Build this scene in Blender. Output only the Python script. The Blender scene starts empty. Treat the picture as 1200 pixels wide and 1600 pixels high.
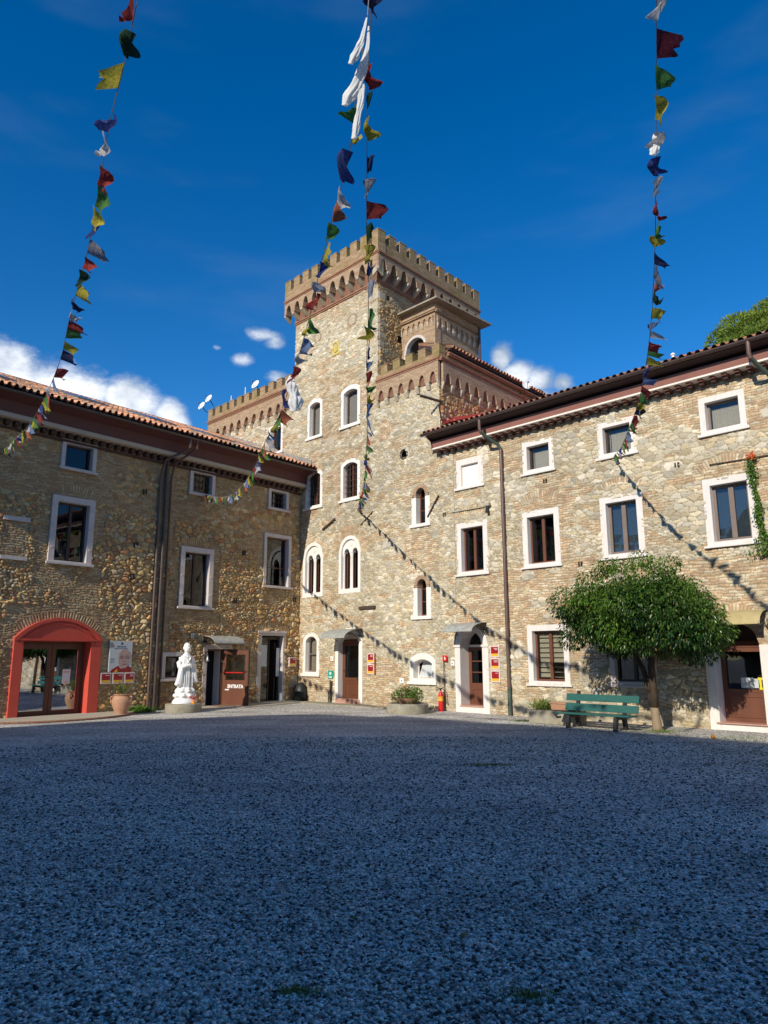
import bpy, bmesh, math, random
import numpy as np
from mathutils import Vector, Matrix
D2R = math.radians
random.seed(7); rng = np.random.default_rng(7)
scene = bpy.context.scene
COL = scene.collection

# ---------------------------------------------------------------- camera
cam_d = bpy.data.cameras.new('camera'); cam = bpy.data.objects.new('camera', cam_d); COL.objects.link(cam)
Rt = Vector((0.999998, 0.000424, -0.002125)); Up = Vector((0.002167, -0.195593, 0.980683)); Fw = Vector((0.0, 0.980685, 0.195593))
M = Matrix((( Rt.x, Up.x, -Fw.x, 0), (Rt.y, Up.y, -Fw.y, 0), (Rt.z, Up.z, -Fw.z, 1.6), (0, 0, 0, 1)))
cam.matrix_world = M
cam_d.sensor_fit = 'VERTICAL'; cam_d.sensor_height = 36; cam_d.sensor_width = 27
cam_d.lens = 36 * 1130 / 1600; cam_d.clip_start = 0.05; cam_d.clip_end = 2000
scene.camera = cam

# ---------------------------------------------------------------- sun, sky, exposure
SUN_EL, SUN_YAW = D2R(27.4), D2R(33)            # light travels towards yaw 33 (clockwise from +Y)
tr = Vector((math.sin(SUN_YAW) * math.cos(SUN_EL), math.cos(SUN_YAW) * math.cos(SUN_EL), -math.sin(SUN_EL)))
sd = bpy.data.lights.new('sun', 'SUN'); sd.energy = 5.0; sd.angle = D2R(0.55); sd.color = (1.0, 0.93, 0.80)
so = bpy.data.objects.new('sun', sd); COL.objects.link(so); so.rotation_euler = tr.to_track_quat('-Z', 'Y').to_euler()
so.location = (-20, -30, 30)
scene.view_settings.view_transform = 'Standard'; scene.view_settings.look = 'None'
scene.view_settings.exposure = 0.0; scene.view_settings.gamma = 1.0

world = bpy.data.worlds.new('World'); scene.world = world; world.use_nodes = True
def build_world():
    nt = world.node_tree; N = nt.nodes; L = nt.links; N.clear()
    out = N.new('ShaderNodeOutputWorld'); bg = N.new('ShaderNodeBackground'); L.new(bg.outputs[0], out.inputs[0])
    bg.inputs[1].default_value = 0.12
    sky = N.new('ShaderNodeTexSky'); sky.sky_type = 'NISHITA'; sky.sun_disc = False
    sky.sun_elevation = SUN_EL; sky.sun_rotation = SUN_YAW + math.pi
    sky.altitude = 600; sky.air_density = 1.0; sky.dust_density = 0.15; sky.ozone_density = 3.5
    hs = N.new('ShaderNodeHueSaturation'); hs.inputs['Hue'].default_value = 0.505; hs.inputs['Saturation'].default_value = 1.36; hs.inputs['Value'].default_value = 1.24
    L.new(sky.outputs[0], hs.inputs['Color'])
    tc = N.new('ShaderNodeTexCoord'); sp = N.new('ShaderNodeSeparateXYZ'); L.new(tc.outputs['Generated'], sp.inputs[0])
    def m(op, a, b=None, c=None):
        n = N.new('ShaderNodeMath'); n.operation = op
        for i, v in enumerate((a, b, c)):
            if v is None: continue
            if isinstance(v, (int, float)): n.inputs[i].default_value = v
            else: L.new(v, n.inputs[i])
        return n.outputs[0]
    az = m('MULTIPLY', m('ARCTAN2', sp.outputs[0], sp.outputs[1]), 57.2958)
    elv = m('MULTIPLY', m('ARCSINE', sp.outputs[2]), 57.2958)
    nz = N.new('ShaderNodeTexNoise'); nz.inputs['Scale'].default_value = 15; nz.inputs['Detail'].default_value = 12; nz.inputs['Roughness'].default_value = 0.62
    mp = N.new('ShaderNodeMapping'); mp.inputs['Scale'].default_value = (1, 1, 1.7); L.new(tc.outputs['Generated'], mp.inputs[0]); L.new(mp.outputs[0], nz.inputs['Vector'])
    # soft bumps (azimuth, elevation, half widths, weight) where the cumulus stands
    blobs = [(-33, 18.0, 6, 3.6, 1.0), (-29.2, 19.4, 3.2, 3.0, 1.0), (-24.6, 18.5, 4, 3.2, 1.0), (-20.3, 18.2, 3, 3.0, 1.0), (-17.2, 17.7, 1.9, 1.9, .98), (-40, 19, 6, 4, 1), (-48, 18, 8, 5, 1),
             (-11.7, 22.8, 1.5, .9, .78), (-10.3, 24.7, 2.0, .7, .66), (-9.2, 24.2, 1.3, .8, .62), (-8.6, 21.6, 1.5, .8, .62), (-13.8, 23.5, .7, .4, .6), (-7.0, 20.6, 2, 1, .5),
             (9.8, 22.9, 1.2, 1.5, 1.0), (10.9, 21.6, 1.9, 1.4, 1.0), (12.9, 21.1, 1.6, 1.2, .95), (14.6, 20.8, 1.2, .9, .85), (11.5, 19.8, 3.5, 1.4, .9),
             (-16, 33.5, 3.5, .8, .16)]
    tot = None
    for a0, e0, wa, we, k in blobs:
        x = m('DIVIDE', m('SUBTRACT', az, a0), wa); y = m('DIVIDE', m('SUBTRACT', elv, e0), we)
        g = m('MULTIPLY', m('EXPONENT', m('MULTIPLY', m('ADD', m('MULTIPLY', x, x), m('MULTIPLY', y, y)), -1.0)), k)
        tot = g if tot is None else m('MAXIMUM', tot, g)
    dn = m('ADD', tot, m('MULTIPLY', m('SUBTRACT', nz.outputs[0], 0.5), 1.15))
    mr = N.new('ShaderNodeMapRange'); mr.interpolation_type = 'SMOOTHSTEP'; mr.inputs['From Min'].default_value = 0.34; mr.inputs['From Max'].default_value = 0.86
    L.new(dn, mr.inputs[0]); msk = m('MULTIPLY', mr.outputs[0], m('GREATER_THAN', tot, 0.03))
    # thin cirrus veil
    nz2 = N.new('ShaderNodeTexNoise'); nz2.inputs['Scale'].default_value = 3.0; nz2.inputs['Detail'].default_value = 7
    mp2 = N.new('ShaderNodeMapping'); mp2.inputs['Scale'].default_value = (1, 1.6, 4.2); mp2.inputs['Rotation'].default_value = (0, 0.5, 0)
    L.new(tc.outputs['Generated'], mp2.inputs[0]); L.new(mp2.outputs[0], nz2.inputs['Vector'])
    mr2 = N.new('ShaderNodeMapRange'); mr2.interpolation_type = 'SMOOTHSTEP'; mr2.inputs['From Min'].default_value = 0.52; mr2.inputs['From Max'].default_value = 0.85; mr2.inputs['To Max'].default_value = 0.10
    L.new(nz2.outputs[0], mr2.inputs[0])
    msk = m('MAXIMUM', msk, mr2.outputs[0])
    nz3 = N.new('ShaderNodeTexNoise'); nz3.inputs['Scale'].default_value = 14; nz3.inputs['Detail'].default_value = 6; L.new(tc.outputs['Generated'], nz3.inputs['Vector'])
    cr = N.new('ShaderNodeMapRange'); cr.inputs['From Min'].default_value = 0.40; cr.inputs['From Max'].default_value = 0.66; L.new(m('MULTIPLY', nz3.outputs[0], m('ADD', 0.62, m('MULTIPLY', dn, 0.55))), cr.inputs[0])
    cm = N.new('ShaderNodeMix'); cm.data_type = 'RGBA'; cm.inputs[6].default_value = (3.0, 3.9, 5.2, 1); cm.inputs[7].default_value = (9.5, 9.8, 10.2, 1)
    L.new(cr.outputs[0], cm.inputs[0])
    mx = N.new('ShaderNodeMix'); mx.data_type = 'RGBA'; L.new(msk, mx.inputs[0]); L.new(hs.outputs[0], mx.inputs[6]); L.new(cm.outputs[2], mx.inputs[7])
    L.new(mx.outputs[2], bg.inputs[0])
build_world()
try: world.cycles.sampling_method = 'AUTOMATIC'
except Exception: pass

# ---------------------------------------------------------------- frames of the place
O = Vector((-3.17591, 27.34784, 0))
class Fr:
    """a wall frame: s along the wall, n out of the wall, z up"""
    def __init__(self, o, d, n): self.o = Vector(o); self.d = Vector(d); self.n = Vector(n)
    def __call__(self, s, n, z): return self.o + self.d * s + self.n * n + Vector((0, 0, z))
FF = Fr(O, (0.70083391, -0.71332449, 0), (-0.71332449, -0.70083391, 0))      # courtyard front, right of the inner corner
FA = Fr(O, (-0.64433789, -0.76474093, 0), (0.76474093, -0.64433789, 0))      # left wing
SD = Vector((math.sin(D2R(42)), math.cos(D2R(42)), 0))                        # direction of the castle's side faces
def side_frame(s, n): return Fr(FF(s, n, 0), SD, (SD.y, -SD.x, 0))
FT = side_frame(4.26, 0); FTP = side_frame(4.61, 0.35); FB = side_frame(7.15, 0)
FC = side_frame(5.86, -1.27)

# ---------------------------------------------------------------- mesh helpers
class MB:
    def __init__(self): self.v = []; self.f = []; self.m = []; self.g = []; self.c = 0; self.hold = False
    def add(self, vs, fs, mi=0):
        o = len(self.v); self.v += [tuple(p) for p in vs]
        if not self.hold: self.c += 1
        for q in fs: self.f.append(tuple(i + o for i in q)); self.m.append(mi); self.g.append(self.c)
    def box(self, fr, s0, s1, n0, n1, z0, z1, mi=0, dz=0):
        P = [fr(s, n, z) for z in (z0, z1) for s, n in ((s0, n0), (s1, n0), (s1, n1), (s0, n1))]
        self.add(P, [(0, 3, 2, 1), (4, 5, 6, 7), (0, 1, 5, 4), (1, 2, 6, 5), (2, 3, 7, 6), (3, 0, 4, 7)], mi)
    def prism(self, fr, pts, n0, n1, mi=0):
        """polygon in (s, z) pushed from n0 to n1"""
        k = len(pts); P = [fr(s, n0, z) for s, z in pts] + [fr(s, n1, z) for s, z in pts]
        self.add(P, [tuple(range(k)), tuple(range(2 * k - 1, k - 1, -1))] + [(i, (i + 1) % k, k + (i + 1) % k, k + i) for i in range(k)], mi)
    def profile(self, fr, pts, s0, s1, mi=0):
        """polygon in (n, z) pushed from s0 to s1"""
        k = len(pts); P = [fr(s0, n, z) for n, z in pts] + [fr(s1, n, z) for n, z in pts]
        self.add(P, [tuple(range(k)), tuple(range(2 * k - 1, k - 1, -1))] + [(i, (i + 1) % k, k + (i + 1) % k, k + i) for i in range(k)], mi)
    def ring(self, fr, inner, outer, n0, n1, mi=0):
        k = len(inner)
        P = [fr(s, n1, z) for s, z in inner] + [fr(s, n1, z) for s, z in outer] + [fr(s, n0, z) for s, z in inner] + [fr(s, n0, z) for s, z in outer]
        F = []
        for i in range(k):
            j = (i + 1) % k
            F += [(i, j, k + j, k + i), (2 * k + i, 3 * k + i, 3 * k + j, 2 * k + j), (i, 2 * k + i, 2 * k + j, j), (k + i, k + j, 3 * k + j, 3 * k + i)]
        self.add(P, F, mi)
    def tube(self, pts, r, seg=8, mi=0, cap=True):
        pts = [Vector(p) for p in pts]; rs = r if isinstance(r, (list, tuple)) else [r] * len(pts)
        vs = []; n = len(pts)
        for i, p in enumerate(pts):
            t = (pts[min(i + 1, n - 1)] - pts[max(i - 1, 0)]).normalized()
            a = t.cross(Vector((0.13, 0.29, 0.95))); a = a.normalized() if a.length > 1e-3 else Vector((1, 0, 0)); b = t.cross(a)
            for k in range(seg):
                w = 2 * math.pi * k / seg; vs.append(p + (a * math.cos(w) + b * math.sin(w)) * rs[i])
        fs = [(i * seg + k, i * seg + (k + 1) % seg, (i + 1) * seg + (k + 1) % seg, (i + 1) * seg + k) for i in range(n - 1) for k in range(seg)]
        if cap: fs += [tuple(range(seg)), tuple(range((n - 1) * seg, n * seg))[::-1]]
        self.add(vs, fs, mi)
    def lathe(self, c, prof, seg=24, sx=1, sy=1, mi=0, wob=0):
        c = Vector(c); vs = []
        for r, z in prof:
            for k in range(seg):
                w = 2 * math.pi * k / seg; q = 1 + wob * math.sin(w * 7 + z * 9) if wob else 1
                vs.append(c + Vector((math.cos(w) * r * sx * q, math.sin(w) * r * sy * q, z)))
        n = len(prof)
        fs = [(i * seg + k, i * seg + (k + 1) % seg, (i + 1) * seg + (k + 1) % seg, (i + 1) * seg + k) for i in range(n - 1) for k in range(seg)]
        fs += [tuple(range(seg))[::-1], tuple(range((n - 1) * seg, n * seg))]
        self.add(vs, fs, mi)

def finish(name, me, mats, parent, smooth=False):
    for m in (mats if isinstance(mats, (list, tuple)) else [mats]): me.materials.append(m)
    o = bpy.data.objects.new(name, me); COL.objects.link(o)
    if parent is not None: o.parent = parent
    if smooth: me.polygons.foreach_set('use_smooth', [True] * len(me.polygons))
    return o
def root_loc(p):
    while p is not None and p.parent is not None: p = p.parent
    return Vector(p.location) if p is not None else Vector((0, 0, 0))
def auto_uv(me):
    nv = len(me.vertices); nl = len(me.loops); co = np.empty(nv * 3); me.vertices.foreach_get('co', co); co = co.reshape(-1, 3)
    li = np.empty(nl, dtype=np.int32); me.loops.foreach_get('vertex_index', li)
    npoly = len(me.polygons); nr = np.empty(npoly * 3); me.polygons.foreach_get('normal', nr); nr = nr.reshape(-1, 3)
    tot = np.empty(npoly, dtype=np.int32); me.polygons.foreach_get('loop_total', tot)
    ln = np.repeat(nr, tot, axis=0); P = co[li]
    hz = np.abs(ln[:, 2]) > 0.8
    t = np.stack([-ln[:, 1], ln[:, 0], np.zeros(nl)], 1); tl = np.linalg.norm(t, axis=1); tl[tl < 1e-6] = 1; t /= tl[:, None]
    # snap tangents so that small tilts keep one origin
    u = np.where(hz, P[:, 0], (P * t).sum(1)); v = np.where(hz, P[:, 1], P[:, 2])
    uv = me.uv_layers.new(name='UVMap'); uv.data.foreach_set('uv', np.stack([u, v], 1).ravel().astype(np.float32))
def obj(name, mb, mats, parent=None, smooth=False, loc=None, bevel=0, sharp=None):
    """one mesh object; vertices are given in world space; loc = origin when it is a thing of its own"""
    base = root_loc(parent) if parent is not None else Vector(loc if loc is not None else (0, 0, 0))
    me = bpy.data.meshes.new(name)
    me.from_pydata([tuple(Vector(p) - base) for p in mb.v], [], mb.f)
    me.polygons.foreach_set('material_index', mb.m)
    bm = bmesh.new(); bm.from_mesh(me); bmesh.ops.recalc_face_normals(bm, faces=bm.faces)
    if bevel > 0:
        ed = [e for e in bm.edges if len(e.link_faces) == 2 and e.calc_face_angle(0) > 0.9]
        bmesh.ops.bevel(bm, geom=ed, offset=bevel, segments=1, affect='EDGES', profile=0.5)
    big = [f for f in bm.faces if len(f.verts) > 4]
    if big: bmesh.ops.triangulate(bm, faces=big)
    bm.to_mesh(me); bm.free(); me.update()
    auto_uv(me)
    o = finish(name, me, mats, parent, smooth)
    if parent is None: o.location = base
    if sharp:
        try: me.set_sharp_from_angle(angle=sharp)
        except Exception: pass
    return o
def obj_each(name, mb, mats, parent, **k):
    """every piece added to the builder becomes a mesh object of its own"""
    by = {}
    for f, m, g in zip(mb.f, mb.m, mb.g): by.setdefault(g, []).append((f, m))
    out = []
    for g, fm in by.items():
        b = MB(); ids = sorted({i for f, _ in fm for i in f}); mp = {i: j for j, i in enumerate(ids)}; b.v = [mb.v[i] for i in ids]; b.f = [tuple(mp[i] for i in f) for f, _ in fm]; b.m = [m for _, m in fm]
        out.append(obj(name, b, mats, parent, **k))
    return out
def thing(name, label, cat, loc, group=None):
    o = bpy.data.objects.new(name, None); COL.objects.link(o); o.location = loc; o.empty_display_size = 0.3
    return tag(o, label, cat, group)
def tag(o, label, cat, group=None):
    o['label'] = label; o['category'] = cat
    if group: o['group'] = group
    return o
def text_obj(name, body, size, fr, s, n, z, mat, parent, flip=False, align='LEFT', bold=0.0, width=1.0):
    cu = bpy.data.curves.new(name, 'FONT'); cu.body = body; cu.size = size; cu.extrude = 0.002; cu.align_x = align; cu.offset = bold
    t = bpy.data.objects.new(name + '_tmp', cu); COL.objects.link(t)
    bpy.context.view_layer.update(); dg = bpy.context.evaluated_depsgraph_get()
    me = bpy.data.meshes.new_from_object(t.evaluated_get(dg)); bpy.data.objects.remove(t); bpy.data.curves.remove(cu)
    base = root_loc(parent); d = -fr.d if flip else fr.d; nn = -fr.n if flip == 2 else fr.n
    vs = [fr(s, n, z) + d * (v.co.x * width) + Vector((0, 0, v.co.y)) + nn * v.co.z - base for v in me.vertices]
    for v, c in zip(me.vertices, vs): v.co = c
    me.update(); return finish(name, me, mat, parent)

# ---------------------------------------------------------------- materials
def new_mat(name):
    m = bpy.data.materials.new(name); m.use_nodes = True; nt = m.node_tree; b = nt.nodes['Principled BSDF']; return m, nt, b
def nd(nt, t, **k):
    n = nt.nodes.new(t)
    for a, v in k.items():
        if a.startswith('_'): setattr(n, a[1:], v)
        else: n.inputs[a.replace('_', ' ')].default_value = v
    return n
def flat(name, col, rough=0.6, var=0.12, scale=6, bump=0.0, bscale=60, metal=0, spec=0.4, tint=None, stretch=None, fine=0.0):
    """plain coloured surface with blotchy wear and optional fine bump"""
    m, nt, b = new_mat(name); L = nt.links
    tc = nd(nt, 'ShaderNodeTexCoord'); src = tc.outputs['Object']
    if stretch:
        mp = nd(nt, 'ShaderNodeMapping', Scale=stretch); L.new(src, mp.inputs[0]); src = mp.outputs[0]
    n1 = nd(nt, 'ShaderNodeTexNoise', Scale=scale, Detail=6, Roughness=0.65); L.new(src, n1.inputs['Vector'])
    mr = nd(nt, 'ShaderNodeMapRange', From_Min=0.3, From_Max=0.7); L.new(n1.outputs[0], mr.inputs[0])
    mx = nd(nt, 'ShaderNodeMix', _data_type='RGBA'); c2 = tint or tuple(c * (1 - 2.2 * var) for c in col)
    mx.inputs[6].default_value = (*col, 1); mx.inputs[7].default_value = (*c2, 1); L.new(mr.outputs[0], mx.inputs[0])
    outc = mx.outputs[2]
    if fine > 0:
        n3 = nd(nt, 'ShaderNodeTexNoise', Scale=bscale, Detail=3); L.new(src, n3.inputs['Vector'])
        m3 = nd(nt, 'ShaderNodeMix', _data_type='RGBA', _blend_type='MULTIPLY'); m3.inputs[0].default_value = fine
        r3 = nd(nt, 'ShaderNodeMapRange', From_Min=0.35, From_Max=0.65, To_Min=0.45, To_Max=1.4); L.new(n3.outputs[0], r3.inputs[0])
        L.new(outc, m3.inputs[6]); L.new(r3.outputs[0], m3.inputs[7]); outc = m3.outputs[2]
    L.new(outc, b.inputs['Base Color'])
    b.inputs['Roughness'].default_value = rough; b.inputs['Metallic'].default_value = metal
    try: b.inputs['Specular IOR Level'].default_value = spec
    except Exception: pass
    if bump > 0:
        n2 = nd(nt, 'ShaderNodeTexNoise', Scale=bscale, Detail=5); L.new(src, n2.inputs['Vector'])
        bp = nd(nt, 'ShaderNodeBump', Strength=bump, Distance=0.02); L.new(n2.outputs[0], bp.inputs['Height']); L.new(bp.outputs[0], b.inputs['Normal'])
    return m
def attr_mat(name, rough=0.9, fine=0.35, fscale=45, bump=0.5, spec=0.15, dirt=(0.10, 0.085, 0.06), dirt_amt=0.0):
    """colour read from the per-vertex stone / tile colour, broken up by grain"""
    m, nt, b = new_mat(name); L = nt.links
    at = nd(nt, 'ShaderNodeAttribute', _attribute_name='Col'); tc = nd(nt, 'ShaderNodeTexCoord')
    n1 = nd(nt, 'ShaderNodeTexNoise', Scale=fscale, Detail=5, Roughness=0.7); L.new(tc.outputs['Object'], n1.inputs['Vector'])
    r = nd(nt, 'ShaderNodeMapRange', From_Min=0.3, From_Max=0.7, To_Min=1 - fine, To_Max=1 + fine); L.new(n1.outputs[0], r.inputs[0])
    mx = nd(nt, 'ShaderNodeMix', _data_type='RGBA', _blend_type='MULTIPLY'); mx.inputs[0].default_value = 1
    L.new(at.outputs['Color'], mx.inputs[6]); L.new(r.outputs[0], mx.inputs[7]); oc = mx.outputs[2]
    mq = nd(nt, 'ShaderNodeMapping', Scale=(1.6, 1.6, .45)); L.new(tc.outputs['Object'], mq.inputs[0]); n2 = nd(nt, 'ShaderNodeTexNoise', Scale=0.9, Detail=8, Roughness=0.75); L.new(mq.outputs[0], n2.inputs['Vector'])
    r2 = nd(nt, 'ShaderNodeMapRange', From_Min=0.55, From_Max=0.75, To_Max=dirt_amt); L.new(n2.outputs[0], r2.inputs[0])
    m2 = nd(nt, 'ShaderNodeMix', _data_type='RGBA'); m2.inputs[7].default_value = (*dirt, 1); L.new(r2.outputs[0], m2.inputs[0]); L.new(oc, m2.inputs[6])
    L.new(m2.outputs[2], b.inputs['Base Color']); b.inputs['Roughness'].default_value = rough; b.inputs['Specular IOR Level'].default_value = spec
    bp = nd(nt, 'ShaderNodeBump', Strength=bump, Distance=0.015); L.new(n1.outputs[0], bp.inputs['Height']); L.new(bp.outputs[0], b.inputs['Normal'])
    return m
def brick_mat(name, c1, c2, mortar, w=0.26, h=0.068, moss=None):
    m, nt, b = new_mat(name); L = nt.links
    uv = nd(nt, 'ShaderNodeUVMap'); tc = nd(nt, 'ShaderNodeTexCoord')
    nw = nd(nt, 'ShaderNodeTexNoise', Scale=3, Detail=2); L.new(tc.outputs['Object'], nw.inputs['Vector'])
    vm = nd(nt, 'ShaderNodeVectorMath', _operation='MULTIPLY_ADD'); vm.inputs[1].default_value = (0.03, 0.03, 0); L.new(nw.outputs['Color'], vm.inputs[0]); L.new(uv.outputs[0], vm.inputs[2])
    br = nd(nt, 'ShaderNodeTexBrick', Scale=1.0, Mortar_Size=0.008, Mortar_Smooth=0.4, Brick_Width=w, Row_Height=h, Bias=0.0)
    br.inputs['Color1'].default_value = (*c1, 1); br.inputs['Color2'].default_value = (*c2, 1); br.inputs['Mortar'].default_value = (*mortar, 1)
    L.new(vm.outputs[0], br.inputs['Vector'])
    n1 = nd(nt, 'ShaderNodeTexNoise', Scale=28, Detail=6, Roughness=0.7); L.new(tc.outputs['Object'], n1.inputs['Vector'])
    r = nd(nt, 'ShaderNodeMapRange', From_Min=0.3, From_Max=0.7, To_Min=0.62, To_Max=1.3); L.new(n1.outputs[0], r.inputs[0])
    mx = nd(nt, 'ShaderNodeMix', _data_type='RGBA', _blend_type='MULTIPLY'); mx.inputs[0].default_value = 1
    L.new(br.outputs['Color'], mx.inputs[6]); L.new(r.outputs[0], mx.inputs[7]); oc = mx.outputs[2]
    if moss:
        n2 = nd(nt, 'ShaderNodeTexNoise', Scale=1.6, Detail=7, Roughness=0.7); L.new(tc.outputs['Object'], n2.inputs['Vector'])
        r2 = nd(nt, 'ShaderNodeMapRange', From_Min=0.47, From_Max=0.62, To_Max=0.8); L.new(n2.outputs[0], r2.inputs[0])
        m2 = nd(nt, 'ShaderNodeMix', _data_type='RGBA'); m2.inputs[7].default_value = (*moss, 1); L.new(r2.outputs[0], m2.inputs[0]); L.new(oc, m2.inputs[6]); oc = m2.outputs[2]
    L.new(oc, b.inputs['Base Color']); b.inputs['Roughness'].default_value = 0.92; b.inputs['Specular IOR Level'].default_value = 0.15
    ad = nd(nt, 'ShaderNodeMath', _operation='ADD'); ml = nd(nt, 'ShaderNodeMath', _operation='MULTIPLY'); ml.inputs[1].default_value = -1.0
    L.new(br.outputs['Fac'], ml.inputs[0]); L.new(ml.outputs[0], ad.inputs[0]); L.new(n1.outputs[0], ad.inputs[1])
    bp = nd(nt, 'ShaderNodeBump', Strength=0.7, Distance=0.012); L.new(ad.outputs[0], bp.inputs['Height']); L.new(bp.outputs[0], b.inputs['Normal'])
    return m
def glass_mat(name, tint=(0.75, 0.8, 0.85), refl=0.14, rough=0.02, wav=0.15):
    m, nt, b = new_mat(name); L = nt.links; nt.nodes.remove(b); out = nt.nodes['Material Output']
    tr_ = nd(nt, 'ShaderNodeBsdfTransparent'); tr_.inputs[0].default_value = (*tint, 1)
    gl = nd(nt, 'ShaderNodeBsdfGlossy', Roughness=rough); gl.inputs[0].default_value = (0.9, 0.93, 1, 1)
    tc = nd(nt, 'ShaderNodeTexCoord'); nz = nd(nt, 'ShaderNodeTexNoise', Scale=1.6, Detail=1); L.new(tc.outputs['Object'], nz.inputs['Vector'])
    bp = nd(nt, 'ShaderNodeBump', Strength=wav, Distance=0.05); L.new(nz.outputs[0], bp.inputs['Height']); L.new(bp.outputs[0], gl.inputs['Normal'])
    fr = nd(nt, 'ShaderNodeLayerWeight', Blend=.5); pw = nd(nt, 'ShaderNodeMath', _operation='POWER'); pw.inputs[1].default_value = 5; L.new(fr.outputs['Facing'], pw.inputs[0]); ad = nd(nt, 'ShaderNodeMath', _operation='ADD', _use_clamp=True); ad.inputs[1].default_value = refl; L.new(pw.outputs[0], ad.inputs[0])
    mx = nd(nt, 'ShaderNodeMixShader'); L.new(ad.outputs[0], mx.inputs[0]); L.new(tr_.outputs[0], mx.inputs[1]); L.new(gl.outputs[0], mx.inputs[2]); L.new(mx.outputs[0], out.inputs[0])
    return m
def cloth_mat(name, col, trans=0.42, pr=0.45):
    if 'flag' in name: col = tuple(c * .84 + .025 for c in col)      # sun-faded cotton
    m, nt, b = new_mat(name); L = nt.links; out = nt.nodes['Material Output']
    tc = nd(nt, 'ShaderNodeTexCoord'); n1 = nd(nt, 'ShaderNodeTexNoise', Scale=38, Detail=3, Roughness=0.8); L.new(tc.outputs['Object'], n1.inputs['Vector'])
    r = nd(nt, 'ShaderNodeMapRange', From_Min=0.42, From_Max=0.6, To_Min=1 - pr, To_Max=1.0); L.new(n1.outputs[0], r.inputs[0])
    mx = nd(nt, 'ShaderNodeMix', _data_type='RGBA', _blend_type='MULTIPLY'); mx.inputs[0].default_value = 1; mx.inputs[6].default_value = (*col, 1); L.new(r.outputs[0], mx.inputs[7])
    L.new(mx.outputs[2], b.inputs['Base Color']); b.inputs['Roughness'].default_value = 0.85; b.inputs['Specular IOR Level'].default_value = 0.1
    tl = nd(nt, 'ShaderNodeBsdfTranslucent'); L.new(mx.outputs[2], tl.inputs[0]); ms = nd(nt, 'ShaderNodeMixShader'); ms.inputs[0].default_value = trans
    L.new(b.outputs[0], ms.inputs[1]); L.new(tl.outputs[0], ms.inputs[2]); L.new(ms.outputs[0], out.inputs[0])
    return m
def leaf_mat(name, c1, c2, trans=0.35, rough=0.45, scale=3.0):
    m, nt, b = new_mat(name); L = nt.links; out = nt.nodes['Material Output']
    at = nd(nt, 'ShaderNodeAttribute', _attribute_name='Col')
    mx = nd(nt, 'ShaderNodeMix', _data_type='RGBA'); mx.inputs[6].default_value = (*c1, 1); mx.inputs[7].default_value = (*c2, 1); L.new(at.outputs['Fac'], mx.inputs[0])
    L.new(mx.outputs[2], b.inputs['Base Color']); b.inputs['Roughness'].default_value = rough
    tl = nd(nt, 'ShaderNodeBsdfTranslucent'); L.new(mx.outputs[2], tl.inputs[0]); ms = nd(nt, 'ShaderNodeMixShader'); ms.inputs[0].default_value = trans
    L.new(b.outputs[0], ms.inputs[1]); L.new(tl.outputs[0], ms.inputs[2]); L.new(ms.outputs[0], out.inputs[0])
    return m

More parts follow.
